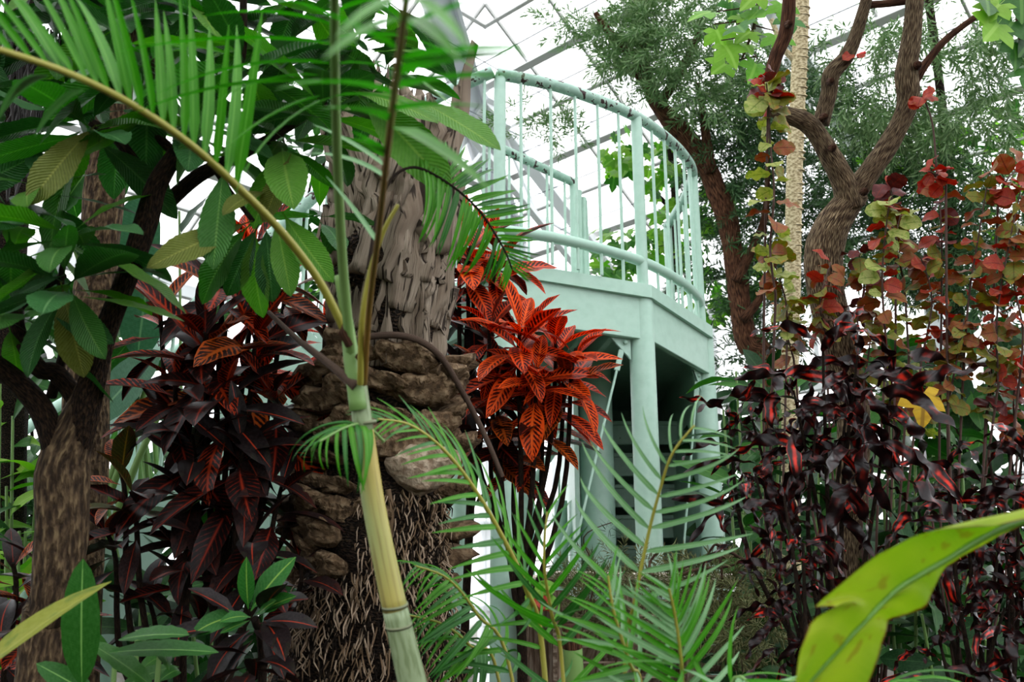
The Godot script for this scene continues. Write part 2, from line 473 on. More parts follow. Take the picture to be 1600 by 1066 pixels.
	M.copper_olive = copper.call(Color(0.42, 0.43, 0.14), Color(0.3, 0.3, 0.1), Color(0.58, 0.34, 0.12), 0.3, Color(0.7, 0.7, 0.25))
	M.copper_cream = copper.call(Color(0.62, 0.64, 0.36), Color(0.42, 0.48, 0.2), Color(0.44, 0.54, 0.2), 0.4, Color(0.8, 0.85, 0.45))
	M.copper_purple = copper.call(Color(0.3, 0.1, 0.1), Color(0.45, 0.14, 0.1), Color(0.4, 0.16, 0.12), 0.3, Color(0.5, 0.15, 0.12))
	# fine foliage
	M.needle = leafy(drawn(8, 32, func(u: float, t: float) -> Color: return Color(0.32, 0.45, 0.28).lerp(Color(0.5, 0.58, 0.4), t)), Color(0.45, 0.65, 0.35), 0.45)
	M.needle_dark = leafy(drawn(8, 32, func(u: float, t: float) -> Color: return Color(0.17, 0.3, 0.17).lerp(Color(0.3, 0.42, 0.24), t)), Color(0.25, 0.4, 0.2), 0.45)
	M.dry = leafy(drawn(8, 32, func(u: float, t: float) -> Color: return Color(0.34, 0.38, 0.22).lerp(Color(0.46, 0.44, 0.3), t)), Color(0.4, 0.4, 0.25), 0.6)
	M.dry_leaf = leafy(vein_print(Color(0.42, 0.31, 0.22), Color(0.3, 0.2, 0.14), 9.0, 2.6, 0.5, 0.07, Color(0.5, 0.36, 0.22), 0.3), Color(0.4, 0.3, 0.2), 0.7)
	M.yellow_leaf = leafy(vein_print(Color(0.76, 0.62, 0.12), Color(0.55, 0.42, 0.1), 8.0, 2.0, 0.4, 0.06, Color(0.6, 0.45, 0.1), 0.2), Color(0.9, 0.8, 0.25), 0.5)
	M.flower_red = plain(Color(0.75, 0.07, 0.04), 0.6)
	M.strand = plain(Color(0.1, 0.065, 0.055), 0.7)


# ---------- leaf shapes: one metre long along y, upper side towards z ----------
# a, b set the outline (a > 1 widest towards the tip), wide = width / length
func blade(o: Dictionary) -> ArrayMesh:
	var nl: int = o.get("nl", 8)
	var nw: int = o.get("nw", 4)
	var a: float = o.get("a", 1.0)
	var e: float = o.get("b", 0.8)
	var half: float = o.get("wide", 0.3) / 2.0
	var stalk: float = o.get("stalk", 0.06)
	var droop: float = o.get("droop", 0.6)
	var fold: float = o.get("fold", 0.25)
	var wave: float = o.get("wave", 0.0)
	var waves: float = o.get("waves", 3.0)
	var twist: float = o.get("twist", 0.0)
	var teeth: float = o.get("teeth", 0.0)
	var side: float = o.get("side", 0.0)   # bends the leaf sideways
	var blunt: float = o.get("blunt", 0.0)
	var b := Builder.new()
	var p := Vector3.ZERO
	for i in nl + 1:
		var t := float(i) / nl
		var q := clampf((t - stalk) / (1.0 - stalk), 0.0, 1.0)
		var w: float
		if o.has("strap"): w = half * minf(1.0, 0.25 + q * 9.0) * pow(maxf(1.0 - pow(q, o.strap), 0.0), 0.75)
		else: w = half * pow(maxf(sin(PI * clampf(pow(q, a), 0.0, 1.0)), 0.0), e)
		if blunt > 0.0 and q > 0.5: w = maxf(w, half * blunt * sqrt(maxf(1.0 - pow((q - 0.5) * 2.0, 4.0), 0.0)))
		w = maxf(w, 0.008 if t < 0.97 else 0.002)
		if teeth > 0.0 and i % 2: w *= 1.0 - teeth
		var th := droop * t
		var tangent := Vector3(sin(side * t), cos(th) * cos(side * t), -sin(th)).normalized()
		if i: p += tangent / nl
		var x := Vector3(1, 0, 0)
		x = (x - tangent * x.dot(tangent)).normalized()
		var z := x.cross(tangent)
		var tw := twist * t
		var xx := x * cos(tw) + z * sin(tw)
		var zz := z * cos(tw) - x * sin(tw)
		for k in nw + 1:
			var s := float(k) / nw * 2.0 - 1.0
			var off := w * s
			var lift := absf(off) * tan(fold) + wave * w * absf(s) * sin(waves * TAU * t + (1.3 if s > 0 else 0.0))
			b.vert(p + xx * off * cos(fold) + zz * lift, Vector2((s + 1.0) / 2.0, q))
	for i in nl:
		for k in nw:
			var c := i * (nw + 1) + k
			b.quad(c, c + 1, c + nw + 2, c + nw + 1)
	return b.mesh()

func blades(many: int, o: Dictionary, vary: Dictionary) -> Array:
	var out := []
	for i in many:
		var d := o.duplicate()
		for k in vary: d[k] = r(vary[k][0], vary[k][1])
		out.append(blade(d))
	return out

func lobed(lobes: Array, droop: float) -> ArrayMesh:   # a palmate leaf: a fan of pointed lobes around the end of its stalk; lobes = [angle, reach]
	var b := Builder.new()
	var ring := []
	for i in lobes.size():
		var a: float = deg_to_rad(lobes[i][0])
		var reach: float = lobes[i][1]
		var tip := Vector2(sin(a), cos(a)) * reach
		var sidew := Vector2(cos(a), -sin(a)) * reach * 0.3
		ring.append(tip * 0.55 - sidew)
		ring.append(tip * 0.8 - sidew * 0.55)
		ring.append(tip)
		ring.append(tip * 0.8 + sidew * 0.55)
		ring.append(tip * 0.55 + sidew)
		if i < lobes.size() - 1:
			var c: float = deg_to_rad((lobes[i][0] + lobes[i + 1][0]) / 2.0)
			ring.append(Vector2(sin(c), cos(c)) * minf(reach, lobes[i + 1][1]) * 0.66)
	var put := func(p: Vector2) -> int:
		return b.vert(Vector3(p.x, 0.25 + p.y, -droop * p.length_squared() + 0.1 * absf(p.x)), Vector2(0.5 + p.x * 0.5, clampf(0.3 + p.y * 0.6, 0.0, 1.0)))
	var hub: int = put.call(Vector2.ZERO)
	var inner := []
	var outer := []
	for p in ring:
		inner.append(put.call(p * 0.5))
		outer.append(put.call(p))
	for i in ring.size() - 1:
		b.tri(hub, inner[i + 1], inner[i])
		b.quad(inner[i], inner[i + 1], outer[i + 1], outer[i])
	var s0 := b.vert(Vector3(-0.008, 0, 0), Vector2(0.5, 0))
	var s1 := b.vert(Vector3(0.008, 0, 0), Vector2(0.5, 0))
	var s2 := b.vert(Vector3(0.008, 0.26, 0), Vector2(0.5, 0.2))
	var s3 := b.vert(Vector3(-0.008, 0.26, 0), Vector2(0.5, 0.2))
	b.quad(s0, s1, s2, s3)
	return b.mesh()

func sprig(many: int, length: float, width: float, spread: float) -> ArrayMesh:   # a twig's end with narrow leaves all round it, about one metre long
	var b := Builder.new()
	for i in many:
		var t := float(i) / many
		var a := i * 2.4 + r(-0.3, 0.3)
		var at := Vector3(0, t * 0.75, 0)
		var tilt := lerpf(spread, 0.3, t) + r(-0.2, 0.2)
		var d := Vector3(sin(a) * sin(tilt), cos(tilt), cos(a) * sin(tilt))
		var x := d.cross(Vector3(r(-1, 1), r(-1, 1), r(-1, 1))).normalized() * width / 2.0
		var len := length * r(0.7, 1.1)
		var c := b.vert(at, Vector2(0.5, 0))
		var e := b.vert(at + d * len * 0.5 + x, Vector2(1, 0.5))
		var f := b.vert(at + d * len + Vector3(0, -0.05, 0), Vector2(0.5, 1))
		var g := b.vert(at + d * len * 0.5 - x, Vector2(0, 0.5))
		b.quad(c, e, f, g)
	return b.mesh()

func make_leaves() -> void:
	L.croton = blades(6, {"a": 0.95, "b": 0.8, "wide": 0.3, "nl": 9, "stalk": 0.08}, {"droop": [0.2, 1.0], "fold": [0.15, 0.4], "wave": [0.0, 0.12], "side": [-0.25, 0.25], "wide": [0.29, 0.38]})
	L.rib = blades(6, {"a": 1.2, "b": 0.75, "wide": 0.34, "nl": 28, "stalk": 0.09, "teeth": 0.05}, {"droop": [0.2, 0.9], "fold": [0.08, 0.3], "wave": [0.0, 0.08], "side": [-0.2, 0.2], "wide": [0.3, 0.38]})
	L.broad = blades(5, {"a": 0.95, "b": 0.8, "wide": 0.36, "nl": 9, "stalk": 0.1}, {"droop": [0.2, 0.9], "fold": [0.1, 0.3], "wave": [0.0, 0.1], "wide": [0.3, 0.44]})
	L.lance = blades(5, {"a": 0.85, "b": 0.85, "wide": 0.2, "nl": 9, "stalk": 0.06}, {"droop": [0.3, 1.2], "fold": [0.1, 0.35], "wave": [0.0, 0.1], "side": [-0.25, 0.25]})
	L.paddle = blades(3, {"a": 0.9, "b": 0.55, "wide": 0.36, "nl": 12, "nw": 6, "stalk": 0.04}, {"droop": [0.1, 0.5], "fold": [0.1, 0.25], "wave": [0.02, 0.07], "waves": [4.0, 6.0]})
	L.round = blades(6, {"a": 0.8, "b": 0.5, "wide": 0.8, "nl": 12, "stalk": 0.14, "teeth": 0.07}, {"droop": [0.2, 1.3], "fold": [-0.1, 0.3], "wave": [0.05, 0.3], "waves": [1.5, 3.0], "wide": [0.7, 0.95]})
	L.strap = blades(5, {"strap": 2.2, "wide": 0.075, "nl": 8, "nw": 2, "stalk": 0.0}, {"droop": [0.2, 0.9], "fold": [0.2, 0.5], "side": [-0.15, 0.15]})
	L.strap_curved = blades(5, {"strap": 2.2, "wide": 0.08, "nl": 9, "nw": 2, "stalk": 0.0}, {"droop": [0.9, 1.9], "fold": [0.2, 0.5], "side": [-0.2, 0.2]})
	L.strap_thin = blades(5, {"strap": 2.2, "wide": 0.055, "nl": 10, "nw": 2, "stalk": 0.0}, {"droop": [0.9, 1.7], "fold": [0.2, 0.5], "side": [-0.2, 0.2]})
	L.strap_droop = blades(5, {"strap": 2.2, "wide": 0.075, "nl": 8, "nw": 2, "stalk": 0.0}, {"droop": [0.4, 0.9], "fold": [0.2, 0.5], "side": [-0.1, 0.1]})
	L.strap_stiff = blades(4, {"strap": 2.0, "wide": 0.08, "nl": 6, "nw": 2, "stalk": 0.0}, {"droop": [0.05, 0.35], "fold": [0.3, 0.6]})
	L.twist = blades(12, {"a": 0.95, "b": 0.5, "wide": 0.13, "nl": 30, "nw": 2, "stalk": 0.05}, {"droop": [0.6, 2.4], "fold": [0.0, 0.3], "twist": [-7.0, 7.0], "wave": [0.4, 0.9], "waves": [2.5, 4.5], "side": [-0.8, 0.8], "wide": [0.1, 0.14]})
	L.maple = []
	for i in 4: L.maple.append(lobed([[-115, r(0.35, 0.45)], [-58, r(0.6, 0.7)], [0, r(0.72, 0.8)], [58, r(0.6, 0.7)], [115, r(0.35, 0.45)]], r(0.1, 0.5)))
	L.small = blades(4, {"a": 1.05, "b": 0.7, "wide": 0.5, "nl": 5, "nw": 2, "stalk": 0.1}, {"droop": [0.1, 0.8], "fold": [0.1, 0.4]})
	L.sprig = []
	for i in 3: L.sprig.append(sprig(24, 0.4, 0.05, 1.1))
	L.feather = []
	for i in 3: L.feather.append(sprig(34, 0.34, 0.03, 1.0))


# ---------- plants ----------
# leaves around the end of a twig: directions fan from along the axis to below it
func rosette(p: Node3D, at: Vector3, axis: Vector3, many: int, size: float, kind: String, mats: Array, called := "leaf", rise := 75.0, fall := -25.0, stem := 0.1) -> void:
	var f := facing(axis, Vector3(0.2, 0.3, 1))
	var turn := r(0, TAU)
	for i in many:
		var t := (i + 0.5) / many
		var a := turn + i * 2.39996 + r(-0.25, 0.25)
		var e := deg_to_rad(lerpf(rise, fall, pow(t, 0.8)) + r(-12, 12))
		var out := f.x * cos(a) + f.z * sin(a)
		var d := out * cos(e) + f.y * sin(e)
		var s := size * r(0.78, 1.12) * (0.75 if t < 0.15 else 1.0)
		leaf(p, kind, pick(mats), at - f.y * stem * t + out * 0.006, d, (f.y * 1.2 - out * 0.4 + rdir() * 0.35), s, called)

# leaves set one by one along a stem
func along_stem(p: Node3D, ps: Array, t0: float, t1: float, many: int, size: float, kind: String, mats: Array, called := "leaf", lift := 0.3) -> void:
	var turn := r(0, TAU)
	for i in many:
		var t := lerpf(t0, t1, (i + r(0.0, 0.9)) / many)
		var at := along(ps, t)
		var tan := (along(ps, minf(t + 0.03, 1.0)) - along(ps, maxf(t - 0.03, 0.0))).normalized()
		var f := facing(tan, Vector3(0.3, 0.2, 1))
		var a := turn + i * 2.39996 + r(-0.4, 0.4)
		var d := (f.x * cos(a) + f.z * sin(a)) + tan * r(lift - 0.3, lift + 0.3)
		leaf(p, kind, pick(mats), at, d, Vector3(0, 0.7, 0.6) + rdir() * 0.8, size * r(0.6, 1.2), called)

# a pinnate palm leaf: its rib is the part, the leaflets its pieces
func frond(p: Node3D, ps: Array, r0: float, r1: float, up: Vector3, pairs: int, t0: float, size: float, mats: Array, kind := "strap", rib: Material = null, wide0 := 70.0, wide1 := 28.0, lift := 0.15, sides := [-1.0, 1.0]) -> void:
	var line := smooth(ps, 6)
	var rachis := pipe(p, "frond", line, [r0, r1], rib if rib else M.rachis, 6)
	for i in pairs:
		var t := t0 + (1.0 - t0) * (i + 0.5) / pairs
		var tan := (along(line, minf(t + 0.02, 1.0)) - along(line, maxf(t - 0.02, 0.0))).normalized()
		var x := tan.cross(up).normalized()
		var z := x.cross(tan)
		var q := (t - t0) / (1.0 - t0)
		var s := size * (0.62 + 0.38 * sin(PI * clampf(q * 1.1 + 0.12, 0.0, 1.0))) * (1.0 - 0.45 * q * q)
		for k in sides:
			var a := deg_to_rad(lerpf(wide0, wide1, q) + r(-5, 5))
			var at := along(line, clampf(t + r(-0.006, 0.006), 0.0, 1.0))
			var d: Vector3 = x * k * sin(a) + tan * cos(a) + z * (lift + r(-0.08, 0.08))
			leaf(rachis, kind, pick(mats), at, d, z - x * k * 0.25, s * r(0.9, 1.06), "leaflet")

# fine foliage nobody could count: one part
func foliage(p: Node3D, called: String, spots: Array, mesh_: Mesh, mat: Material) -> void:   # spots = Transform3D
	var mm := MultiMesh.new()
	mm.transform_format = MultiMesh.TRANSFORM_3D
	mm.mesh = mesh_
	mm.instance_count = spots.size()
	for i in spots.size():
		var t: Transform3D = spots[i]
		t.origin -= gpos[p]
		mm.set_instance_transform(i, t)
	var o := MultiMeshInstance3D.new()
	o.name = numbered(p, called)
	o.multimesh = mm
	o.material_override = mat
	p.add_child(o)
	o.set_meta("kind", "stuff")

func ground_at(x: float, z: float) -> Vector3: return Vector3(x, 0, z)


# ---------- the glasshouse ----------
func glasshouse() -> void:
	var ground := structure("floor")
	var b := Builder.new()
	b.box(Transform3D(Basis.IDENTITY, Vector3(0, -0.1, -4)), Vector3(70, 0.2, 70), 0.0)
	var f := part(ground, "soil_bed", b.mesh(), M.soil)
	f.mesh.surface_set_name(0, "soil")
	var corner := Vector3(-0.35, 0, -13.2)
	var d1 := Vector3(0.7193, 0, 0.6947)
	var d2 := Vector3(-0.6947, 0, 0.7193)
	var side := 18.6
	var names := ["wall_right", "wall_left", "wall_front_right", "wall_front_left"]
	var starts := [corner, corner + d2 * side, corner + d1 * side, corner + d1 * side + d2 * side]
	var runs := [d1, -d2, d2, -d1]
	var eave := 5.0
	var slope := deg_to_rad(31.0)
	for w in 4:
		var o: Vector3 = starts[w]
		var u: Vector3 = runs[w]
		var inward := Vector3(-u.z, 0, u.x)
		if (corner + (d1 + d2) * side / 2.0 - o).dot(inward) < 0: inward = -inward
		var near := w < 2
		wall(names[w], o, u, inward, side, eave, near)
		roof_slope(o, u, inward, side, eave, slope, near)

func wall(called: String, o: Vector3, u: Vector3, inward: Vector3, side: float, eave: float, near: bool) -> void:
	var s := structure(called)
	var up := Vector3.UP
	var b := Builder.new()
	b.bar(o + up * 0.3, o + u * side + up * 0.3, 0.28, 0.6)
	part(s, "plinth", b.mesh(), M.stone)
	var levels := [0.62, 1.7, 2.8, 3.9, eave]
	for y in levels:
		b = Builder.new()
		b.bar(o + up * y, o + u * side + up * y, 0.1, 0.07 if y < eave else 0.16)
		part(s, "transom", b.mesh(), M.white_bar)
	var step := 0.62
	var many := int(side / step)
	for i in many + 1:
		var main := i % 5 == 0
		if not near and not main: continue
		b = Builder.new()
		b.bar(o + u * i * step + up * 0.6, o + u * i * step + up * eave, 0.16 if main else 0.05, 0.14 if main else 0.06, inward)
		part(s, "post" if main else "mullion", b.mesh(), M.white_bar)
	var each := 1 if near else 5
	for k in 4:
		for i in range(0, many, each):
			var x0 := i * step + 0.025
			var x1: float = minf((i + each) * step, side) - 0.025
			var y0: float = levels[k] + 0.03
			var y1: float = levels[k + 1] - 0.03
			b = Builder.new()
			b.box(Transform3D(Basis(u, up, u.cross(up)), o + u * (x0 + x1) / 2.0 + up * (y0 + y1) / 2.0), Vector3(x1 - x0, y1 - y0, 0.006), 0.0)
			part(s, "pane", b.mesh(), M.glass)

func roof_slope(o: Vector3, u: Vector3, inward: Vector3, side: float, eave: float, slope: float, near: bool) -> void:
	var s := structure("roof")
	var rise := (inward * cos(slope) + Vector3.UP * sin(slope)).normalized()
	var out := u.cross(rise).normalized()
	if out.y < 0: out = -out
	var reach := side / 2.0 / cos(slope)
	var foot := o + Vector3.UP * eave
	var gap := 0.52
	var rows := int(reach / gap)
	var step := 0.62
	for i in rows:
		var q := (i + 1) * gap * cos(slope)
		if q > side / 2.0 - 0.2: break
		var a := foot + rise * (i + 1) * gap + u * q
		var c := foot + rise * (i + 1) * gap + u * (side - q)
		var b := Builder.new()
		if i % 2 == 0:
			b.bar(a - out * 0.05, c - out * 0.05, 0.03, 0.1, out)
			part(s, "purlin", b.mesh(), M.white_bar)
			b = Builder.new()
			b.bar(a - out * 0.105, c - out * 0.105, 0.07, 0.012, out)
			part(s, "purlin_flange", b.mesh(), M.grey_bar)
		else:
			b.bar(a - out * 0.03, c - out * 0.03, 0.035, 0.04, out)
			part(s, "purlin", b.mesh(), M.grey_bar)
	var many := int(side / step)
	for i in range(1, many):
		var along_u := i * step
		var top: float = minf(along_u, side - along_u) / cos(slope)
		var main := i % 5 == 0
		if not near and not main: continue
		var b := Builder.new()
		var a := foot + u * along_u
		if main:
			b.bar(a - out * 0.22, a + rise * top - out * 0.2, 0.15, 0.08, out)
			part(s, "main_rafter", b.mesh(), M.white_bar)
			for k in range(0, int(top / 1.56)):   # lattice under the main rafter
				b = Builder.new()
				b.bar(a + rise * k * 1.56 - out * 0.25, a + rise * (k * 1.56 + 0.78) - out * 0.62, 0.03, 0.03, out)
				b.bar(a + rise * (k * 1.56 + 0.78) - out * 0.62, a + rise * (k + 1) * 1.56 - out * 0.25, 0.03, 0.03, out)
				part(s, "lattice_bar", b.mesh(), M.white_bar)
			b = Builder.new()
			b.bar(a - out * 0.64, a + rise * top - out * 0.64, 0.07, 0.06, out)
			part(s, "tie_bar", b.mesh(), M.white_bar)
		else:
			b.bar(a, a + rise * top, 0.025, 0.04, out)
			part(s, "glazing_bar", b.mesh(), M.grey_bar)
	var each := 1 if near else 5
	for i in range(0, many, each):
		for k in rows:
			var x0 := i * step + 0.02
			var x1: float = minf((i + each) * step, side) - 0.02
			var q0 := k * gap + 0.01
			var q1 := (k + 1) * gap - 0.01
			var lim: float = minf(x1, side - x0) / cos(slope)
			if q0 > lim: continue
			if near and k > 13: continue
			var b := Builder.new()
			b.box(Transform3D(Basis(u, rise, u.cross(rise)), foot + u * (x0 + x1) / 2.0 + rise * (q0 + q1) / 2.0 + out * 0.02), Vector3(x1 - x0, q1 - q0, 0.006), 0.0)
			part(s, "pane", b.mesh(), M.glass)
	if near and u.x > 0.5:   # one deep girder climbing from the corner
		var a := px(812, 420, 12.0)
		var c := px(668, -60, 8.4)
		var across := (c - a).normalized().cross(Vector3(0, 0, 1)).normalized()
		for e in [[-0.13, 0.04, 0.16], [0.0, 0.22, 0.015], [0.13, 0.04, 0.16]]:
			var b := Builder.new()
			b.bar(a + across * e[0], c + across * e[0], e[1], e[2], Vector3(0, 0, 1))
			part(s, "girder_flange" if e[0] else "girder_web", b.mesh(), M.white_bar)
	if near:
		for i in 5:   # thin blind wires strung under the glass
			var b := Builder.new()
			var a := foot + rise * (2.0 + i * 0.5) - out * 0.5 + u * 1.8
			b.tube([a, a + u * (side - 3.6)], [0.006, 0.006], 4)
			part(s, "wire", b.mesh(), M.wire)


# ---------- the steel platform with its stairs ----------
func platform() -> void:
	var deck := 3.35
	var P := [Vector2(-0.0815, -4.588), Vector2(0.766, -4.981), Vector2(1.2576, -5.768), Vector2(1.26, -6.4), Vector2(1.24, -8.05), Vector2(0.38, -8.05), Vector2(0.44, -5.95), Vector2(0.0, -5.5), Vector2(-0.5, -5.25)]  # rear landing out of view, extended to darken the flight below
	var t := thing("viewing_platform", "mint green steel stair platform with chipped curved handrail and round columns", "platform", Vector3(0.5, 0, -5.6))
	var v3 := func(p: Vector2, y: float) -> Vector3: return Vector3(p.x, y, p.y)
	# deck slab with its edge strip
	var b := Builder.new()
	var ring := P.duplicate()
	b.prism(ring, deck - 0.075, deck)
	part(t, "deck", b.mesh(), M.mint)
	# fascia beams under the edge, set back a little
	var C := Vector2(0.35, -5.85)
	var inset := func(p: Vector2, k: float) -> Vector2: return p + (C - p).normalized() * k
	for i in P.size():
		var p0: Vector2 = inset.call(P[i], 0.05)
		var p1: Vector2 = inset.call(P[(i + 1) % P.size()], 0.05)
		b = Builder.new()
		b.bar(v3.call(p0, deck - 0.19), v3.call(p1, deck - 0.19), 0.035, 0.235, Vector3.UP)
		part(t, "fascia_beam", b.mesh(), M.mint)
	for i in 5:   # joists that can be seen from below
		var f := 0.15 + i * 0.18
		var p0: Vector2 = P[0].lerp(P[1], f)
		var p1: Vector2 = P[8].lerp(P[5], f)
		b = Builder.new()
		b.bar(v3.call(p0 + (p1 - p0) * 0.05, deck - 0.13), v3.call(p1, deck - 0.13), 0.04, 0.1, Vector3.UP)
		part(t, "joist", b.mesh(), M.mint)
	# columns
	var cols := [[Vector2(-0.03, -4.72), 0.075, deck - 0.05], [Vector2(0.71, -5.05), 0.07, deck - 0.07], [Vector2(1.2, -5.83), 0.07, deck - 0.07], [Vector2(0.55, -6.2), 0.11, deck - 0.1], [Vector2(-0.4, -6.6), 0.08, deck - 0.1]]
	for c in cols:
		var q: Vector2 = c[0]
		pipe(t, "column", [v3.call(q, 0.0), v3.call(q, 1.2), v3.call(q, 2.4), v3.call(q, c[2])], [c[1], c[1]], M.mint, 24)
		b = Builder.new()
		b.box(Transform3D(Basis.IDENTITY, v3.call(q, 0.012)), Vector3(c[1] * 3.6, 0.024, c[1] * 3.6))
		part(t, "base_plate", b.mesh(), M.mint)
	# gusset plates and tie rods
	for g in [[1, Vector2(-0.11, 0.05), px(935, 700, 5.0)], [2, Vector2(-0.06, 0.1), px(1068, 860, 5.6)]]:
		var q: Vector2 = P[g[0]] + Vector2(-0.06, -0.06)
		var o: Vector2 = g[1]
		var a: Vector3 = v3.call(q + o * 0.6, deck - 0.3)
		var e: Vector3 = Vector3(o.x, 0, o.y).normalized()
		var m := Builder.new()
		for s in [-1.0, 1.0]:
			var z: Vector3 = Vector3(-e.z, 0, e.x) * 0.006 * s
			var tri := [a + z, a + e * 0.13 + z, a - Vector3(0, 0.12, 0) + z]
			if s > 0: tri.reverse()
			m.face(tri)
		var gus := part(t, "gusset_plate", m.mesh(), M.mint)
		pipe(gus, "bolt", [a + e * 0.03 + Vector3(0, -0.03, 0.012), a + e * 0.03 + Vector3(0, -0.03, 0.025)], [0.012, 0.012], M.mint, 6)
		var top: Vector3 = a + e * 0.06 - Vector3(0, 0.09, 0)
		var foot: Vector3 = g[2]
		var dir: Vector3 = (foot - top).normalized()
		b = Builder.new()
		b.bar(top - dir * 0.02, top + dir * 0.1, 0.03, 0.015, Vector3(0, 0, 1))
		part(t, "rod_fork", b.mesh(), M.mint)
		pipe(t, "tie_rod", [top, foot + dir * 1.6], [0.007, 0.007], M.mint, 8)
	# outer guard rail: top rail, lower rail, posts, balusters
	var run := [Vector2(-0.08, -4.56), Vector2(0.21, -4.665), Vector2(0.48, -4.83), Vector2(0.724, -5.02), Vector2(0.92, -5.25), Vector2(1.08, -5.5), Vector2(1.19, -5.78), Vector2(1.2, -6.2), Vector2(1.16, -6.65)]
	var line := smooth(run, 6)
	var top := []
	var low := []
	for p in line:
		top.append(v3.call(p, deck + 1.05))
		if p.x > -0.2: low.append(v3.call(p, deck + 0.15))
	pipe(t, "top_rail", top, [0.033, 0.033], M.mint_worn, 14)
	pipe(t, "lower_rail", low, [0.03, 0.03], M.mint, 14)
	for p in [run[0] + Vector2(0.015, -0.01), run[3], run[6], run[8]]:
		pipe(t, "rail_post", [v3.call(p, deck), v3.call(p, deck + 0.5), v3.call(p, deck + 1.04)], [0.032, 0.032], M.mint, 14)
	for e in [[0, 18, 6], [18, 36, 6], [36, 48, 4]]:   # between one post and the next
		for k in range(1, e[2]):
			var i: float = lerpf(e[0], e[1], float(k) / e[2])
			var q: Vector2 = line[int(i)].lerp(line[mini(int(i) + 1, line.size() - 1)], i - int(i))
			pipe(t, "baluster", [v3.call(q, deck), v3.call(q, deck + 1.03)], [0.0095, 0.0095], M.mint, 8)
	# inner guard rail
	var inner := [v3.call(Vector2(-0.45, -5.0), deck + 1.05), v3.call(Vector2(-0.2, -5.28), deck + 1.05), v3.call(Vector2(0.41, -5.9), deck + 1.05)]
	pipe(t, "top_rail", inner, [0.03, 0.03], M.mint_worn, 12)
	pipe(t, "top_rail", [inner[2], v3.call(Vector2(0.5, -6.35), deck + 0.75), v3.call(Vector2(0.52, -6.8), deck + 0.3)], [0.03, 0.03], M.mint, 12)
	for k in 3:
		pipe(t, "rail_post", [v3.call(Vector2(0.41 + k * 0.035, -5.9 - k * 0.05), deck), v3.call(Vector2(0.41 + k * 0.035, -5.9 - k * 0.05), deck + 1.04 - k * 0.03)], [0.026, 0.026], M.mint, 10)
	for k in 5:
		var q := Vector2(-0.2, -5.28).lerp(Vector2(0.41, -5.9), (k + 0.5) / 5.0)
		pipe(t, "baluster", [v3.call(q, deck), v3.call(q, deck + 1.03)], [0.009, 0.009], M.mint, 8)
	b = Builder.new()
	b.bar(v3.call(Vector2(0.5, -6.0), deck), v3.call(Vector2(0.5, -6.1), deck + 0.98), 0.03, 0.12, Vector3(0, 0, 1))
	part(t, "rail_plate", b.mesh(), M.mint)
	# curved stair down to the other side
	var rail := smooth(pxs([[770, 112, 5.136], [660, 165, 5.2], [560, 245, 5.25], [466, 330, 5.2], [380, 408, 5.05], [252, 533, 4.8], [140, 718, 4.4], [70, 860, 4.05], [20, 980, 3.8]]), 5)
	pipe(t, "stair_handrail", rail, [0.034, 0.034], M.mint_worn, 12)
	var outer := []
	var far := []
	for i in rail.size():
		var tan: Vector3 = rail[mini(i + 1, rail.size() - 1)] - rail[maxi(i - 1, 0)]
		var away := Vector3(tan.z, 0, -tan.x).normalized()
		if away.z > 0: away = -away
		outer.append(rail[i] - Vector3(0, 0.95, 0))
		far.append(rail[i] + away * 0.75 - Vector3(0, 0.0, 0))
	pipe(t, "stair_handrail", far.slice(12), [0.03, 0.03], M.mint, 12)
	for set_ in [outer, far]:
		b = Builder.new()
		for i in set_.size() - 1:
			var drop: float = 0.0 if set_ == outer else 0.95
			b.bar(set_[i] - Vector3(0, drop, 0), set_[i + 1] - Vector3(0, drop, 0), 0.03, 0.26, Vector3.UP, 0.0)
		part(t, "stringer", b.mesh(), M.mint)
	for k in 13:
		var f := 0.06 + 0.92 * k / 13.0
		var a := along(outer, f)
		var c := along(far, f) - Vector3(0, 0.95, 0)
		b = Builder.new()
		var tan := (along(outer, minf(f + 0.04, 1)) - along(outer, maxf(f - 0.04, 0)))
		tan.y = 0
		b.bar(a - Vector3(0, 0.02, 0), Vector3(c.x, a.y - 0.02, c.z), 0.24, 0.04, Vector3.UP)
		part(t, "tread", b.mesh(), M.mint)
	for k in 24:
		var f := (k + 0.5) / 24.0
		var a := along(rail, f)
		pipe(t, "baluster", [a, a - Vector3(0, 0.95, 0)], [0.009, 0.009], M.mint, 6)
	for c in [[466, 300, 5.25, 0.032], [218, 560, 5.3, 0.05], [722, 640, 6.0, 0.06]]:
		var q := px(c[0], c[1], c[2])
		pipe(t, "column", [q, Vector3(q.x, q.y / 2, q.z), Vector3(q.x, 0, q.z)], [c[3], c[3]], M.mint, 16)
	pipe(t, "brace", pxs([[540, 490, 5.4], [466, 610, 5.25]]), [0.03, 0.03], M.mint, 12)
	pipe(t, "brace", pxs([[466, 610, 5.25], [400, 700, 5.1]]), [0.03, 0.03], M.mint, 12)
	b = Builder.new()   # solid side sheet of the lower flight
	b.face(pxs([[285, 905, 4.6], [500, 905, 5.2], [500, 740, 5.2], [360, 740, 4.9]]))
	b.face(pxs([[360, 740, 4.92], [500, 740, 5.22], [500, 905, 5.22], [285, 905, 4.62]]))
	part(t, "side_sheet", b.mesh(), M.mint)
	# the flight behind, seen from below between the columns
	for k in 9:
		var y := deck - 0.42 - k * 0.21
		var z := -6.9 - k * 0.12
		b = Builder.new()
		b.box(Transform3D(Basis.IDENTITY, Vector3(0.8, y, z)), Vector3(0.77, 0.03, 0.26))
		part(t, "tread", b.mesh(), M.mint)
		b = Builder.new()
		b.box(Transform3D(Basis.IDENTITY, Vector3(0.8, y - 0.075, z + 0.1)), Vector3(0.77, 0.15, 0.02))
		part(t, "riser", b.mesh(), M.mint)
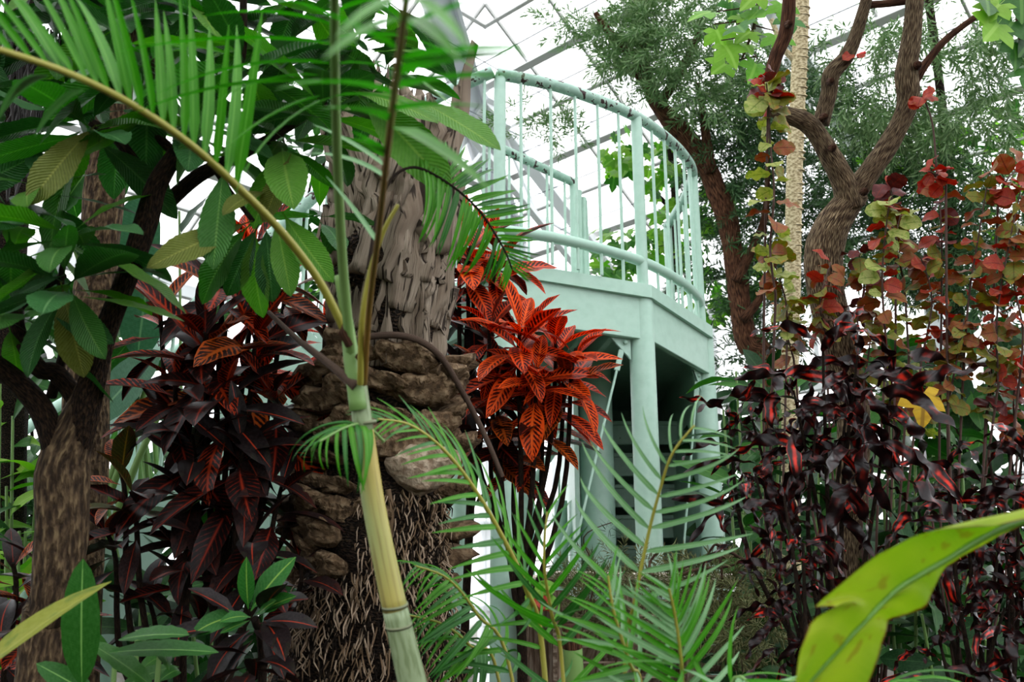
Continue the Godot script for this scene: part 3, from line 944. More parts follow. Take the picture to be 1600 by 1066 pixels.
	for x in [0.4, 1.2]:   # closed sides of the flight, placed to darken the space under the deck
		b = Builder.new()
		b.box(Transform3D(Basis.IDENTITY, Vector3(x, deck / 2.0 - 0.1, -6.95)), Vector3(0.03, deck - 0.2, 2.1))
		part(t, "side_sheet", b.mesh(), M.mint)
	b = Builder.new()
	b.box(Transform3D(Basis.IDENTITY, Vector3(0.8, deck / 2.0 - 0.1, -8.0)), Vector3(0.84, deck - 0.2, 0.03))
	part(t, "shade_back_sheet", b.mesh(), M.mint)  # shuts off the back so the gaps between treads stay dark
	# handrails and newel posts of the lowest flight
	for e in [[[895, 655, 6.4], [825, 768, 6.3]], [[908, 790, 6.2], [845, 940, 6.0]]]:
		pipe(t, "stair_handrail", pxs(e), [0.03, 0.026], M.mint, 12)
	for e in [[822, 735, 6.35, 0.055], [876, 783, 6.5, 0.045]]:
		var q := px(e[0], e[1], e[2])
		pipe(t, "newel_post", [q, Vector3(q.x, q.y / 2, q.z), Vector3(q.x, 0, q.z)], [e[3], e[3]], M.mint, 16)
	for x in [[848, 660, 920], [872, 640, 900], [893, 640, 900]]:
		pipe(t, "baluster", pxs([[x[0], x[1], 6.6], [x[0] + 4, x[2], 6.4]]), [0.007, 0.007], M.mint, 6)

func cabinet() -> void:
	var at := px(985, 905, 4.4)
	var t := thing("louvred_cabinet", "weathered wooden louvred cabinet with pale board top under the platform", "cabinet", Vector3(at.x, 0, at.z))
	var x := Vector3(0.96, 0, -0.28).normalized()
	var z := Vector3(0.28, 0, 0.96).normalized()
	var y := at.y
	var base := Vector3(at.x, 0, at.z)
	var f := Basis(x, Vector3.UP, z)
	for k in 5:
		var b := Builder.new()
		b.box(Transform3D(f * Basis(Vector3.RIGHT, 0.09), base + Vector3(0, y - 0.01 + 0.012 * sin(k * 2.0), 0) + z * (k - 2) * 0.125), Vector3(1.0 + 0.03 * (k % 2), 0.03, 0.12))
		part(t, "top_board", b.mesh(), M.pale_wood)
	for s in [-1.0, -0.33, 0.33, 1.0]:
		for q in [-1.0, 1.0]:
			if absf(s) < 0.9 and q < 0: continue
			var b := Builder.new()
			b.box(Transform3D(f, base + x * s * 0.43 + z * q * 0.27 + Vector3(0, y / 2 - 0.03, 0)), Vector3(0.06, y - 0.06, 0.06))
			part(t, "post", b.mesh(), M.wood)
	for k in 16:
		for j in 3:
			var b := Builder.new()
			b.box(Transform3D(f * Basis(Vector3.RIGHT, 0.7), base + x * (j - 1) * 0.285 + z * 0.27 + Vector3(0, y - 0.12 - k * 0.062, 0)), Vector3(0.23, 0.06, 0.012))
			part(t, "slat", b.mesh(), M.wood)
	var c := Builder.new()
	c.box(Transform3D(f, base - z * 0.24 + Vector3(0, y / 2 - 0.05, 0)), Vector3(0.84, y - 0.1, 0.02))
	part(t, "back_board", c.mesh(), M.wood)



# ---------- the old palm trunk ----------
func boot_mesh(w: float, h: float, d: float, flare: float, jag: float) -> ArrayMesh:   # a dead leaf base: a thick split plate hugging the trunk, broken along its top and edges
	var b := Builder.new()
	var nx := 9
	var ny := 10
	var sh := r(0, 100)
	var skew := r(-0.25, 0.25)
	for s in 2:
		for j in ny + 1:
			for i in nx + 1:
				var u := float(i) / nx * 2.0 - 1.0
				var t := float(j) / ny
				var tear := grain.get_noise_2d(t * 130.0 + sh, 40.0 * signf(u) + sh)   # ragged sides
				var ww := w * (0.72 + 0.28 * sin(PI * clampf(t * 0.8 + 0.2, 0.0, 1.0))) * (1.0 + 0.45 * tear * absf(u))
				var hh := h * t * (1.0 + jag * 0.8 * grain.get_noise_2d(u * 70.0 + sh, 5.0) * t * t + skew * u * t)
				var fold := 0.35 * d * signf(grain.get_noise_2d(u * 38.0 + sh, t * 9.0))   # stepped splits along the fibres
				var bulge := (1.0 - u * u * u * u) * d * (0.7 + 0.3 * sin(PI * t)) + flare * t * t
				var q := Vector3(u * ww / 2.0, hh - h * 0.35, (bulge + fold if s == 0 else bulge - d * 0.9))
				if s == 0: q.z += 0.012 * grain.get_noise_2d(u * 160.0 + sh, t * 25.0)
				b.vert(q, Vector2(u * 0.5 + 0.5 + sh * 0.37, t * 0.6 + sh * 0.73))
	var k := (nx + 1) * (ny + 1)
	for j in ny:
		for i in nx:
			var c := j * (nx + 1) + i
			b.quad(c, c + 1, c + nx + 2, c + nx + 1)
			b.quad(k + c, k + c + nx + 1, k + c + nx + 2, k + c + 1)
	for i in nx:
		var c := ny * (nx + 1) + i
		b.quad(c, c + 1, k + c + 1, k + c)
		b.quad(i, k + i, k + i + 1, i + 1)
	for j in ny:
		var c := j * (nx + 1)
		b.quad(c, c + nx + 1, k + c + nx + 1, k + c)
		b.quad(c + nx, k + c + nx, k + c + 2 * nx + 1, c + 2 * nx + 1)
	return b.mesh()

func stub_mesh(w: float, h: float, d: float) -> ArrayMesh:   # a cut leaf base: a thick lip with a worn rounded end
	var b := Builder.new()
	var nr := 9
	var ns := 22
	var sh := r(0, 100)
	for j in nr + 1:
		var t := float(j) / nr
		for i in ns + 1:
			var a := TAU * (i % ns) / ns
			var grow := (0.75 + 0.35 * t) if t < 0.8 else (1.03 - (t - 0.8) * 2.6)
			var q := Vector3(cos(a) * w / 2.0 * grow, sin(a) * h / 2.0 * grow + 0.35 * h * t, d * (t if t < 0.85 else 0.85 + (t - 0.85) * 0.2))
			q *= 1.0 + 0.5 * grain.get_noise_3d(q.x * 220.0 + sh, q.y * 320.0, q.z * 200.0) + 0.26 * grain.get_noise_3d(q.x * 900.0 + sh, q.y * 900.0, q.z * 900.0)
			b.vert(q, Vector2(float(i) / ns * 1.4, t * 0.5))
	for j in nr:
		for i in ns:
			var c := j * (ns + 1) + i
			b.quad(c, c + 1, c + ns + 2, c + ns + 1)
	var m := b.vert(Vector3(0, 0.35 * h, d * 0.84), Vector2(0.7, 0.6))
	for i in ns: b.tri(m, nr * (ns + 1) + i, nr * (ns + 1) + i + 1)
	return b.mesh()

func old_palm() -> void:
	var line := smooth(pxs([[604, 178, 3.3], [610, 300, 3.25], [612, 420, 3.2], [607, 530, 3.2], [600, 640, 3.2], [594, 760, 3.2], [588, 880, 3.2], [578, 1000, 3.2], [566, 1120, 3.2], [552, 1260, 3.2]]), 5)
	line.append(Vector3(line[-1].x, 0.0, line[-1].z))
	var radii := ramp([0.14, 0.165, 0.185, 0.175, 0.175, 0.19, 0.2, 0.23, 0.28, 0.32, 0.36], line.size())
	var t := thing("old_palm", "thick old palm trunk covered in grey split leaf bases and matted roots", "palm", Vector3(line[-1].x, 0, line[-1].z))
	pipe(t, "trunk", line, radii, M.core, 40, 0.4)
	var plates := []
	var stubs := []
	for i in 12: plates.append(boot_mesh(r(0.09, 0.2), r(0.18, 0.36), r(0.03, 0.05), r(-0.01, 0.05), 1.2))
	for i in 6: stubs.append(stub_mesh(r(0.18, 0.27), r(0.06, 0.09), r(0.09, 0.14)))
	var many := 120
	for i in many:
		var f := i / float(many)
		var y := lerpf(line[0].y - 0.13, px(590, 925, 3.2).y, f)
		var k := 0
		while k < line.size() - 2 and line[k + 1].y > y: k += 1
		var q: float = clampf((line[k].y - y) / maxf(line[k].y - line[k + 1].y, 1e-4), 0.0, 1.0)
		var c: Vector3 = line[k].lerp(line[k + 1], q)
		var rad: float = lerpf(radii[k], radii[k + 1], q)
		var a := i * 2.39996 + r(-0.12, 0.12)
		var o := Vector3(sin(a), 0, cos(a))
		var upper := f < 0.5
		if not upper and f > 0.72 and o.x > -0.1 and o.z > -0.3: continue   # roots cover the trunk there
		var bs := facing(Vector3.UP + Vector3(o.x, 0, o.z) * (r(-0.04, 0.06) if upper else r(0.0, 0.2)) + o.cross(Vector3.UP) * r(-0.3, 0.3), o + Vector3(0, r(-0.1, 0.1), 0))
		var s := r(0.75, 1.3)
		bs = Basis(bs.x * s, bs.y * s * (1.15 if f < 0.14 else 1.0), bs.z * s)
		part(t, "leaf_base", pick(plates) if upper else pick(stubs), M.boot if upper else M.stub, Transform3D(bs, c + o * rad * (r(0.84, 1.0) if upper else 0.82)))
	part(t, "leaf_base", stub_mesh(0.22, 0.13, 0.1), M.stub_pale, Transform3D(facing(Vector3.UP, Vector3(0.35, 0.1, 1)), px(652, 752, 3.06)))
	# short hanging roots that mat the foot of the trunk
	for set_ in 3:
		var b := Builder.new()
		for i in 1500:
			var y := lerpf(px(590, 775, 3.2).y, 0.7, pow(rng.randf(), 1.1))
			var k := 0
			while k < line.size() - 2 and line[k + 1].y > y: k += 1
			var c: Vector3 = line[k]
			var rad: float = radii[k]
			var a := r(-1.7, 1.8)
			if y > px(590, 900, 3.2).y and a < -0.15: continue
			var o := Vector3(sin(a), 0, cos(a))
			var p := Vector3(c.x, y, c.z) + o * rad * r(0.95, 1.12)
			var d := Vector3(r(-0.5, 0.5), -1, r(-0.1, 0.5)).normalized() * r(0.03, 0.08)
			var e := o * r(0.0, 0.03)
			b.tube([p, p + d * 0.5 + e, p + d + e * 0.3], [0.0035, 0.003, 0.0012], 3)
		var m := part(t, "root_mat", b.mesh(), [M.root, M.root_pale, M.core][set_])
		m.set_meta("kind", "stuff")
	for e in [[[574, 850], [572, 880], [562, 910], [548, 945], [540, 990]], [[566, 905], [552, 925], [545, 960], [546, 1000]], [[606, 765], [612, 800], [610, 850]]]:
		var ps := []
		for q in e: ps.append([q[0], q[1], 2.98])
		pipe(t, "root", smooth(pxs(ps), 4), [0.009, 0.006], M.root, 6, 0.3)
	# a climbing stem slung round the trunk
	var v := thing("hanging_stem", "long thin brown climbing stem slung across the old palm trunk", "vine", px(760, 720, 3.1))
	pipe(v, "stem", smooth(pxs([[535, 545, 3.02], [570, 528, 2.98], [620, 524, 2.97], [660, 535, 2.97], [690, 560, 3.0], [715, 600, 3.05], [740, 645, 3.1], [762, 690, 3.1], [785, 745, 3.1]]), 5), [0.012, 0.011, 0.008], M.vine, 8)
	v = thing("bare_stem", "thin bare grey stem leaning across the red croton left of the old palm", "vine", px(540, 600, 2.2))
	pipe(v, "stem", smooth(pxs([[420, 488, 2.5], [470, 535, 2.35], [520, 575, 2.2], [552, 605, 2.0]]), 4), [0.006, 0.009], M.vine, 8)


# ---------- the slim palm in front ----------
func cane_palm() -> void:
	var d := 1.7
	var cane := smooth(pxs([[552, 545, d], [560, 610, d], [570, 690, d], [584, 790, d], [606, 900, d], [625, 985, d], [645, 1070, d], [690, 1260, d]]), 5)
	cane.append(Vector3(cane[-1].x + 0.08, 0, cane[-1].z))
	var t := thing("slim_palm", "slim ringed yellow-green palm cane with arching feather fronds, before the old trunk", "palm", Vector3(cane[-1].x, 0, cane[-1].z))
	var widths := ramp([0.0135, 0.0165, 0.018, 0.02, 0.021, 0.0225, 0.024, 0.026, 0.028], cane.size())
	for e in [[0, 9, 1], [9, 23, 0], [23, cane.size() - 1, 1]]:   # internodes
		pipe(t, "internode", cane.slice(e[0], e[1] + 1), widths.slice(e[0], e[1] + 1), [M.cane, M.cane_green][e[2]], 16)
	for e in [[573, 660, 0.0165], [617, 947, 0.0225], [623, 978, 0.023]]:
		pipe(t, "ring", [px(e[0] - 0.3, e[1] - 2.5, d), px(e[0] + 0.3, e[1] + 2.5, d)], [e[2] * 1.06, e[2] * 1.06], M.cane_ring, 16)
	pipe(t, "sheath", smooth(pxs([[528, 430, 1.68], [540, 490, 1.69], [549, 560, 1.69], [560, 640, 1.69]]), 4), [0.007, 0.0105, 0.0145, 0.016], M.rachis_green, 12)
	pipe(t, "dead_stalk", smooth(pxs([[558, 604, 1.68], [520, 572, 1.7], [475, 535, 1.75]]), 3), [0.012, 0.006, 0.003], M.vine, 8)
	for e in [[[546, 540], [536, 520], [541, 498]], [[560, 560], [572, 548], [566, 530]]]:
		pipe(t, "husk", pxs([[e[0][0], e[0][1], 1.67], [e[1][0], e[1][1], 1.66], [e[2][0], e[2][1], 1.67]]), [0.008, 0.009, 0.002], M.bark_red, 6)
	# long frond arching to the upper left, leaflets standing up
	frond(t, pxs([[550, 540, 1.7], [505, 450, 1.66], [455, 380, 1.6], [390, 310, 1.52], [300, 228, 1.42], [200, 160, 1.32], [90, 108, 1.25], [-60, 60, 1.15]]), 0.0085, 0.004, Vector3(0.35, 0.7, 0.5), 0, 0.45, 0.3, [M.frond])
	var rib: MeshInstance3D = t.get_child(t.get_child_count() - 1)
	var line := smooth(pxs([[390, 310, 1.52], [300, 228, 1.42], [200, 160, 1.32], [90, 108, 1.25], [-60, 60, 1.15]]), 6)
	for i in 22:
		var f := 0.08 + i / 22.0 * 0.9
		var p := along(line, f)
		var lean := lerpf(70, -180, f)
		var q := px(px_of(p).x + lean + r(-12, 12), px_of(p).y - lerpf(250, 150, f), px_of(p).z + r(-0.12, 0.1))
		leaf(rib, "strap_stiff", M.frond, p, q - p, Vector3(0.5, 0.2, 0.9) + rdir() * 0.3, p.distance_to(q) * r(0.95, 1.15), "leaflet", 1.05)
	for e in [[[70, 118], [-60, 108]], [[75, 118], [-40, 140]], [[130, 140], [10, 180]]]:
		var p := px(e[0][0], e[0][1], 1.26)
		leaf(rib, "strap", M.frond_pale, p, px(e[1][0], e[1][1], 1.4) - p, Vector3(0, 1, 0.3), 0.16, "leaflet", 1.4)
	# tall upright frond
	frond(t, pxs([[549, 560, 1.69], [536, 420, 1.6], [527, 250, 1.46], [523, 80, 1.3], [524, -120, 1.1]]), 0.0095, 0.006, Vector3(0, 0.2, 1), 0, 0.5, 0.3, [M.frond], "strap", M.rachis_green)
	rib = t.get_child(t.get_child_count() - 1)
	for e in [[[522, 70], [200, 18]], [[518, 100], [240, 60]], [[510, 130], [215, 95]], [[497, 118], [330, 100]], [[500, 150], [330, 190]], [[520, 40], [330, -30]], [[524, 30], [400, -60]],
			[[524, 150], [310, 205]], [[526, 100], [740, 60]], [[526, 60], [760, -10]], [[525, 20], [680, -60]], [[526, 150], [690, 120]]]:
		var p := px(e[0][0], e[0][1], 1.32)
		var q := px(e[1][0], e[1][1], 1.22)
		leaf(rib, "strap", M.frond, p, q - p, Vector3(0, 1, 0.4), p.distance_to(q) * 1.06, "leaflet", 1.1)
	# brown-ribbed frond that leans towards the viewer, far out of focus at its top
	frond(t, pxs([[569, 600, 1.68], [577, 480, 1.55], [592, 360, 1.35], [606, 230, 1.1], [622, 100, 0.85], [640, -40, 0.65]]), 0.006, 0.0035, Vector3(0, 0.3, 1), 0, 0.5, 0.2, [M.frond], "strap", M.rachis_brown)
	rib = t.get_child(t.get_child_count() - 1)
	for e in [[[610, 190, 1.02], [500, 130, 0.80]], [[612, 175, 0.99], [760, 130, 0.80]], [[616, 140, 0.93], [840, 70, 0.72]], [[618, 120, 0.89], [850, 25, 0.68]], [[622, 95, 0.84], [900, 30, 0.68]], [[616, 150, 0.95], [430, 60, 0.76]],
			[[624, 80, 0.82], [470, -20, 0.72]], [[628, 50, 0.78], [780, -40, 0.68]], [[630, 30, 0.75], [500, -60, 0.68]], [[630, 30, 0.74], [720, 40, 0.55]], [[632, 0, 0.7], [740, -10, 0.55]], [[632, 0, 0.7], [520, 10, 0.55]], [[630, 30, 0.74], [500, 50, 0.58]], [[612, 200, 1.04], [770, 245, 0.80]], [[606, 240, 1.12], [545, 190, 1.02]], [[604, 250, 1.14], [540, 170, 0.98]]]:
		var p := px(e[0][0], e[0][1], e[0][2])
		var q := px(e[1][0], e[1][1], e[1][2])
		leaf(rib, "strap_stiff", M.frond, p, q - p, Vector3(0, 1, 0.5), p.distance_to(q), "leaflet", 1.3)
	# yellow stalk beside it
	pipe(t, "stalk", smooth(pxs([[563, 600, 1.66], [566, 500, 1.6], [580, 420, 1.58], [600, 360, 1.56], [622, 320, 1.55]]), 4), [0.006, 0.005, 0.003], M.rachis, 8)
	for e in [[[604, 262], [520, 190]], [[606, 280], [545, 225]], [[590, 380], [540, 300]]]:
		var p := px(e[0][0], e[0][1], 1.5)
		leaf(rib, "strap", M.frond_pale, p, px(e[1][0], e[1][1], 1.45) - p, Vector3(0.3, 0.5, 1), 0.13, "leaflet", 1.3)
	# dense drooping frond before the upper croton
	frond(t, pxs([[575, 420, 1.9], [600, 300, 2.0], [640, 262, 2.05], [690, 280, 2.1], [745, 325, 2.12], [785, 385, 2.15], [800, 420, 2.15]]), 0.004, 0.002, Vector3(-0.15, 0.3, 1), 34, 0.4, 0.17, [M.frond, M.frond, M.frond_dark], "strap_droop", M.bark_dark, 85.0, 30.0, 0.1)
	# frond drooping across the trunk lower down
	frond(t, pxs([[600, 690, 1.75], [570, 664, 1.7], [540, 668, 1.66], [500, 690, 1.62]]), 0.003, 0.002, Vector3(0, 0.8, 0.6), 8, 0.25, 0.16, [M.frond, M.frond_dark], "strap_curved", M.rachis_green, 60.0, 30.0, 0.0)

func px_of(p: Vector3) -> Vector3:   # the reverse of px
	var q := p - Vector3(0, EYE, 0)
	var depth := -q.z * cos(PITCH) + q.y * sin(PITCH)
	var up := q.y * cos(PITCH) + q.z * sin(PITCH)
	return Vector3(800.0 + FOCAL_PX * q.x / depth, 533.0 - FOCAL_PX * up / depth, depth)

func rooted(list: Array) -> Array:   # the path, led straight down to the ground
	var ps := pxs(list)
	var p: Vector3 = ps[0]
	var d: Vector3 = (p - ps[1]).normalized()
	return [Vector3(p.x + d.x * 0.2, 0, p.z), Vector3(p.x + d.x * 0.16, p.y * 0.55, p.z)] + ps

func low_palms() -> void:
	var root := px(860, 1300, 2.2)
	var t := thing("young_palm", "young palm with dark green feather fronds rising before the old trunk's foot", "palm", Vector3(root.x, 0, root.z))
	frond(t, rooted([[850, 1040, 2.1], [822, 920, 2.05], [780, 830, 2.0], [735, 755, 1.95], [690, 700, 1.9], [640, 664, 1.85], [590, 655, 1.8]]), 0.008, 0.002, Vector3(0.5, 0.55, 0.7), 26, 0.22, 0.2, [M.frond, M.frond_dark, M.frond], "strap", M.rachis, 62.0, 28.0, 0.05)
	frond(t, rooted([[800, 1060, 2.2], [745, 960, 2.15], [700, 905, 2.1], [650, 885, 2.05]]), 0.006, 0.002, Vector3(0.3, 0.7, 0.6), 22, 0.3, 0.2, [M.frond_dark, M.frond], "strap_curved", M.rachis, 70.0, 35.0, 0.0)
	frond(t, rooted([[780, 1066, 2.3], [735, 1010, 2.25], [690, 975, 2.2], [630, 960, 2.15]]), 0.006, 0.002, Vector3(0.2, 0.8, 0.5), 22, 0.3, 0.18, [M.frond_dark, M.frond_dark, M.frond], "strap_curved", M.rachis, 70.0, 35.0, 0.0)
	frond(t, rooted([[880, 1060, 2.0], [862, 960, 1.95], [850, 880, 1.9], [855, 800, 1.9]]), 0.006, 0.002, Vector3(-0.2, 0.3, 1), 12, 0.3, 0.22, [M.frond_dark, M.frond], "strap", M.rachis, 55.0, 25.0, 0.0)
	root = px(985, 1300, 1.9)
	t = thing("pale_palm", "young palm with pale grey-green arching leaflets on yellow ribs, before the platform columns", "palm", Vector3(root.x, 0, root.z))
	frond(t, rooted([[976, 1066, 1.85], [992, 940, 1.8], [1012, 840, 1.78], [1030, 770, 1.75], [1050, 710, 1.72], [1085, 665, 1.7]]), 0.0055, 0.0022, Vector3(0.1, 0.6, 0.8), 13, 0.3, 0.25, [M.frond_pale], "strap_thin", M.rachis, 68.0, 45.0, 0.2)
	root = px(1080, 1300, 1.7)
	t = thing("feather_palm", "low green feather palm with stiff leaflets fanning in the lower centre", "palm", Vector3(root.x, 0, root.z))
	frond(t, rooted([[1070, 1120, 1.65], [1065, 1040, 1.62], [1056, 970, 1.6], [1045, 920, 1.58]]), 0.005, 0.002, Vector3(0.05, 0.5, 0.85), 24, 0.3, 0.19, [M.frond, M.frond_pale, M.frond], "strap", M.rachis, 58.0, 30.0, 0.05)
	frond(t, rooted([[1010, 1120, 1.75], [985, 1040, 1.72], [960, 960, 1.7], [950, 900, 1.7]]), 0.005, 0.002, Vector3(0.3, 0.5, 0.85), 18, 0.3, 0.18, [M.frond, M.frond_pale, M.frond], "strap", M.rachis, 55.0, 30.0, 0.0)
	frond(t, rooted([[1130, 1120, 1.6], [1190, 1075, 1.55], [1260, 1062, 1.5]]), 0.005, 0.002, Vector3(0, 0.8, 0.5), 14, 0.35, 0.16, [M.frond, M.frond_pale], "strap", M.rachis_green, 60.0, 30.0, 0.0)
	t = thing("bamboo_stump", "cut green cane stump with a brown weathered end among the low palms", "stump", ground_at(px(895, 1100, 2.6).x, px(895, 1100, 2.6).z))
	var q := px(893, 985, 2.6)
	pipe(t, "cane", [q, px(896, 1040, 2.6), px(900, 1150, 2.6), Vector3(px(900, 1150, 2.6).x, 0, px(900, 1150, 2.6).z)], [0.026, 0.028], M.rachis_green, 14)
	pipe(t, "cut_end", [px(893, 976, 2.6), px(894, 1012, 2.6)], [0.0255, 0.0275], M.bark_red, 14)


# ---------- crotons ----------
func croton(called: String, label: String, foot: Vector3, heads: Array, size: float, group := "") -> Node3D:   # heads = [x, y, depth, leaves, materials, scale]
	var t := thing(called, label, "shrub", foot, group)
	var low := foot
	for h in heads: low += (px(h[0], h[1], h[2]) - foot) / heads.size()
	low = foot.lerp(low, 0.72)
	pipe(t, "trunk", smooth([foot, foot.lerp(low, 0.5) + Vector3(r(-0.03, 0.03), 0, 0), low], 4), [0.022, 0.017], M.bark_dark, 9, 0.2)
	for h in heads:
		var at := px(h[0], h[1], h[2])
		var axis := (Vector3(at.x - foot.x, 0.0, at.z - foot.z) * 0.6 + Vector3(0, 1.0, 0.25) + rdir() * 0.15).normalized()
		var start := low - Vector3(0, r(0.0, 0.25), 0)
		var mid := start.lerp(at, 0.5) + Vector3((at.x - low.x) * 0.25, -0.04, r(-0.04, 0.04))
		pipe(t, "stem", smooth([start, mid, at - axis * 0.1, at], 4), [0.012, 0.009, 0.006], M.bark_dark, 7)
		rosette(t, at, axis, h[3], size * h[5], "croton", h[4], "leaf", 72.0, -28.0, 0.18 * h[5])
	return t

func crotons() -> void:  # redder leaves high, darker low: partly pigment, partly shade put into the colour
	var red: Array = M.croton_red
	var dark: Array = M.croton_dark
	var mix := red + dark
	var black: Array = M.croton_black + [M.croton_dark[1]]
	var f := px(800, 1250, 3.7)
	croton("red_croton", "bright red croton with dark-blotched leaves in front of the platform beam", Vector3(f.x, 0, f.z), [
		[815, 515, 3.55, 20, red, 1.05], [868, 535, 3.6, 15, red, 1.0], [885, 590, 3.6, 13, [M.croton_red[1], M.croton_dark[2], M.croton_dark[0]], 0.95], [765, 500, 3.65, 12, [M.croton_red[1], M.croton_dark[0]], 0.95],
		[780, 590, 3.65, 16, dark + [M.croton_red[1]], 1.0], [850, 640, 3.6, 14, dark, 0.95], [760, 650, 3.7, 12, black + dark, 0.95], [800, 690, 3.65, 13, dark, 0.9], [735, 580, 3.75, 12, black, 1.0], [838, 575, 3.5, 14, red, 0.95], [900, 545, 3.55, 10, red, 0.85]], 0.265)
	f = px(725, 1250, 3.95)
	croton("tall_croton", "tall deep red croton head rising between the old trunk and the rail", Vector3(f.x, 0, f.z), [
		[735, 385, 3.85, 16, [M.croton_red[1], M.croton_dark[0], M.croton_red[0]], 0.95], [770, 375, 3.9, 12, [M.croton_red[1], M.croton_dark[0]], 0.9], [740, 440, 3.9, 14, black + [M.croton_dark[0]], 0.9], [715, 345, 3.95, 9, red, 0.8], [730, 500, 3.9, 10, black, 0.9], [775, 420, 3.85, 12, [M.croton_dark[0], M.croton_red[1]], 0.9]], 0.29)
	f = px(350, 1250, 3.2)
	croton("orange_croton", "tall dark croton with orange-veined leaves left of the old palm trunk", Vector3(f.x, 0, f.z), [
		[340, 420, 3.1, 15, dark, 1.0], [395, 385, 3.25, 13, [M.croton_red[1], M.croton_dark[0], M.croton_dark[2]], 1.0], [440, 430, 3.3, 12, mix, 0.95], [320, 520, 3.0, 18, dark, 1.1], [400, 520, 3.05, 16, dark, 1.05],
		[275, 590, 3.0, 13, [M.croton_dark[0], M.croton_dark[1]], 1.0], [350, 600, 2.95, 17, [M.croton_dark[1], M.croton_dark[0], M.croton_black[0], M.croton_black[1]], 1.05], [430, 610, 3.05, 15, [M.croton_dark[1], M.croton_dark[0]], 1.0], [480, 660, 3.1, 10, dark, 0.9], [300, 680, 2.95, 15, black, 1.05], [380, 690, 2.9, 17, black + black + [M.croton_green], 1.05], [250, 480, 3.2, 9, dark, 0.9]], 0.275)
	f = px(505, 1250, 3.7)
	croton("small_croton", "small scarlet croton head peeping out left of the trunk", Vector3(f.x, 0, f.z), [[505, 500, 3.6, 13, red, 0.85], [480, 590, 3.6, 10, mix, 0.8]], 0.25)
	f = px(330, 1250, 2.9)
	croton("shaded_croton", "nearly black croton with branching stems low in the shade", Vector3(f.x, 0, f.z), [
		[210, 770, 2.9, 13, black + [M.croton_olive], 0.95], [300, 770, 2.95, 12, black, 0.95], [440, 760, 2.95, 13, black + [M.croton_dark[1]], 0.95], [400, 820, 2.9, 13, black, 0.95], [165, 830, 2.9, 10, black, 0.9], [290, 860, 2.9, 9, black, 0.85], [185, 730, 2.95, 7, [M.croton_olive, M.croton_dark[2]], 0.85], [470, 870, 3.0, 9, black, 0.85], [230, 930, 2.9, 8, black, 0.9]], 0.25)
	f = px(20, 1250, 2.9)
	croton("corner_croton", "dark red croton behind the brown tree trunk at the frame's edge", Vector3(f.x, 0, f.z), [[20, 880, 2.8, 12, black + dark, 1.0], [60, 940, 2.85, 10, dark, 0.95], [10, 980, 2.7, 10, black, 1.0], [70, 870, 2.9, 8, black, 0.9]], 0.24)
	# the low one with a fresh green heart
	f = px(420, 1250, 2.5)
	var t := thing("green_hearted_croton", "low dark croton with orange midribs and a fresh green heart", "shrub", Vector3(f.x, 0, f.z))
	var heart := px(398, 968, 2.35)
	pipe(t, "stem", smooth([Vector3(f.x, 0, f.z), f.lerp(heart, 0.5), heart], 4), [0.014, 0.01], M.bark_dark, 8)
	for e in [[388, 952, 380, 878], [392, 955, 437, 872], [400, 960, 455, 925], [385, 962, 287, 962], [392, 965, 350, 952], [390, 970, 345, 985], [402, 962, 425, 935]]:
		leaf_px(t, "croton", M.croton_green, [e[0], e[1], 2.33], [e[2], e[3], 2.28], Vector3(r(-0.3, 0.3), 0.5, 0.9), "leaf", 1.1)
	for e in [[375, 965, 302, 912], [405, 965, 470, 905], [405, 975, 478, 948], [380, 980, 245, 978], [390, 985, 290, 1050], [395, 990, 352, 1022], [410, 985, 450, 1055], [400, 985, 430, 985], [395, 1000, 340, 1062], [412, 970, 455, 1000], [385, 990, 320, 1010], [408, 960, 440, 890]]:
		leaf_px(t, "croton", M.croton_black[0], [e[0], e[1], 2.35], [e[2], e[3], 2.25 + r(-0.05, 0.1)], Vector3(r(-0.3, 0.3), 0.9, 0.6), "leaf", 1.25)
	rosette(t, heart - Vector3(0, 0.08, 0), Vector3.UP, 12, 0.2, "croton", M.croton_black, "leaf", 20.0, -45.0, 0.1)

func twisted(called: String, label: String, foot: Vector3, heads: Array) -> void:
	var t := thing(called, label, "shrub", foot)
	var low := foot
	for h in heads: low += (px(h[0], h[1], h[2]) - foot) / heads.size()
	low = foot.lerp(low, 0.6)
	pipe(t, "trunk", smooth([foot, foot.lerp(low, 0.5) + Vector3(r(-0.03, 0.03), 0, 0), low], 4), [0.02, 0.015], M.bark_dark, 9, 0.2)
	for h in heads:
		var at := px(h[0], h[1], h[2])
		var axis := (Vector3(at.x - foot.x, 0, 0) * 0.5 + Vector3(0, 1, 0.2) + rdir() * 0.3).normalized()
		pipe(t, "stem", smooth([low - Vector3(0, r(0.0, 0.2), 0), low.lerp(at, 0.5) + rdir() * 0.05 + Vector3((at.x - low.x) * 0.2, 0, 0), at], 4), [0.011, 0.008, 0.004], M.bark_dark, 6)
		rosette(t, at, axis, h[3], h[4], "twist", M.twist, "leaf", 80.0, -30.0, 0.24)

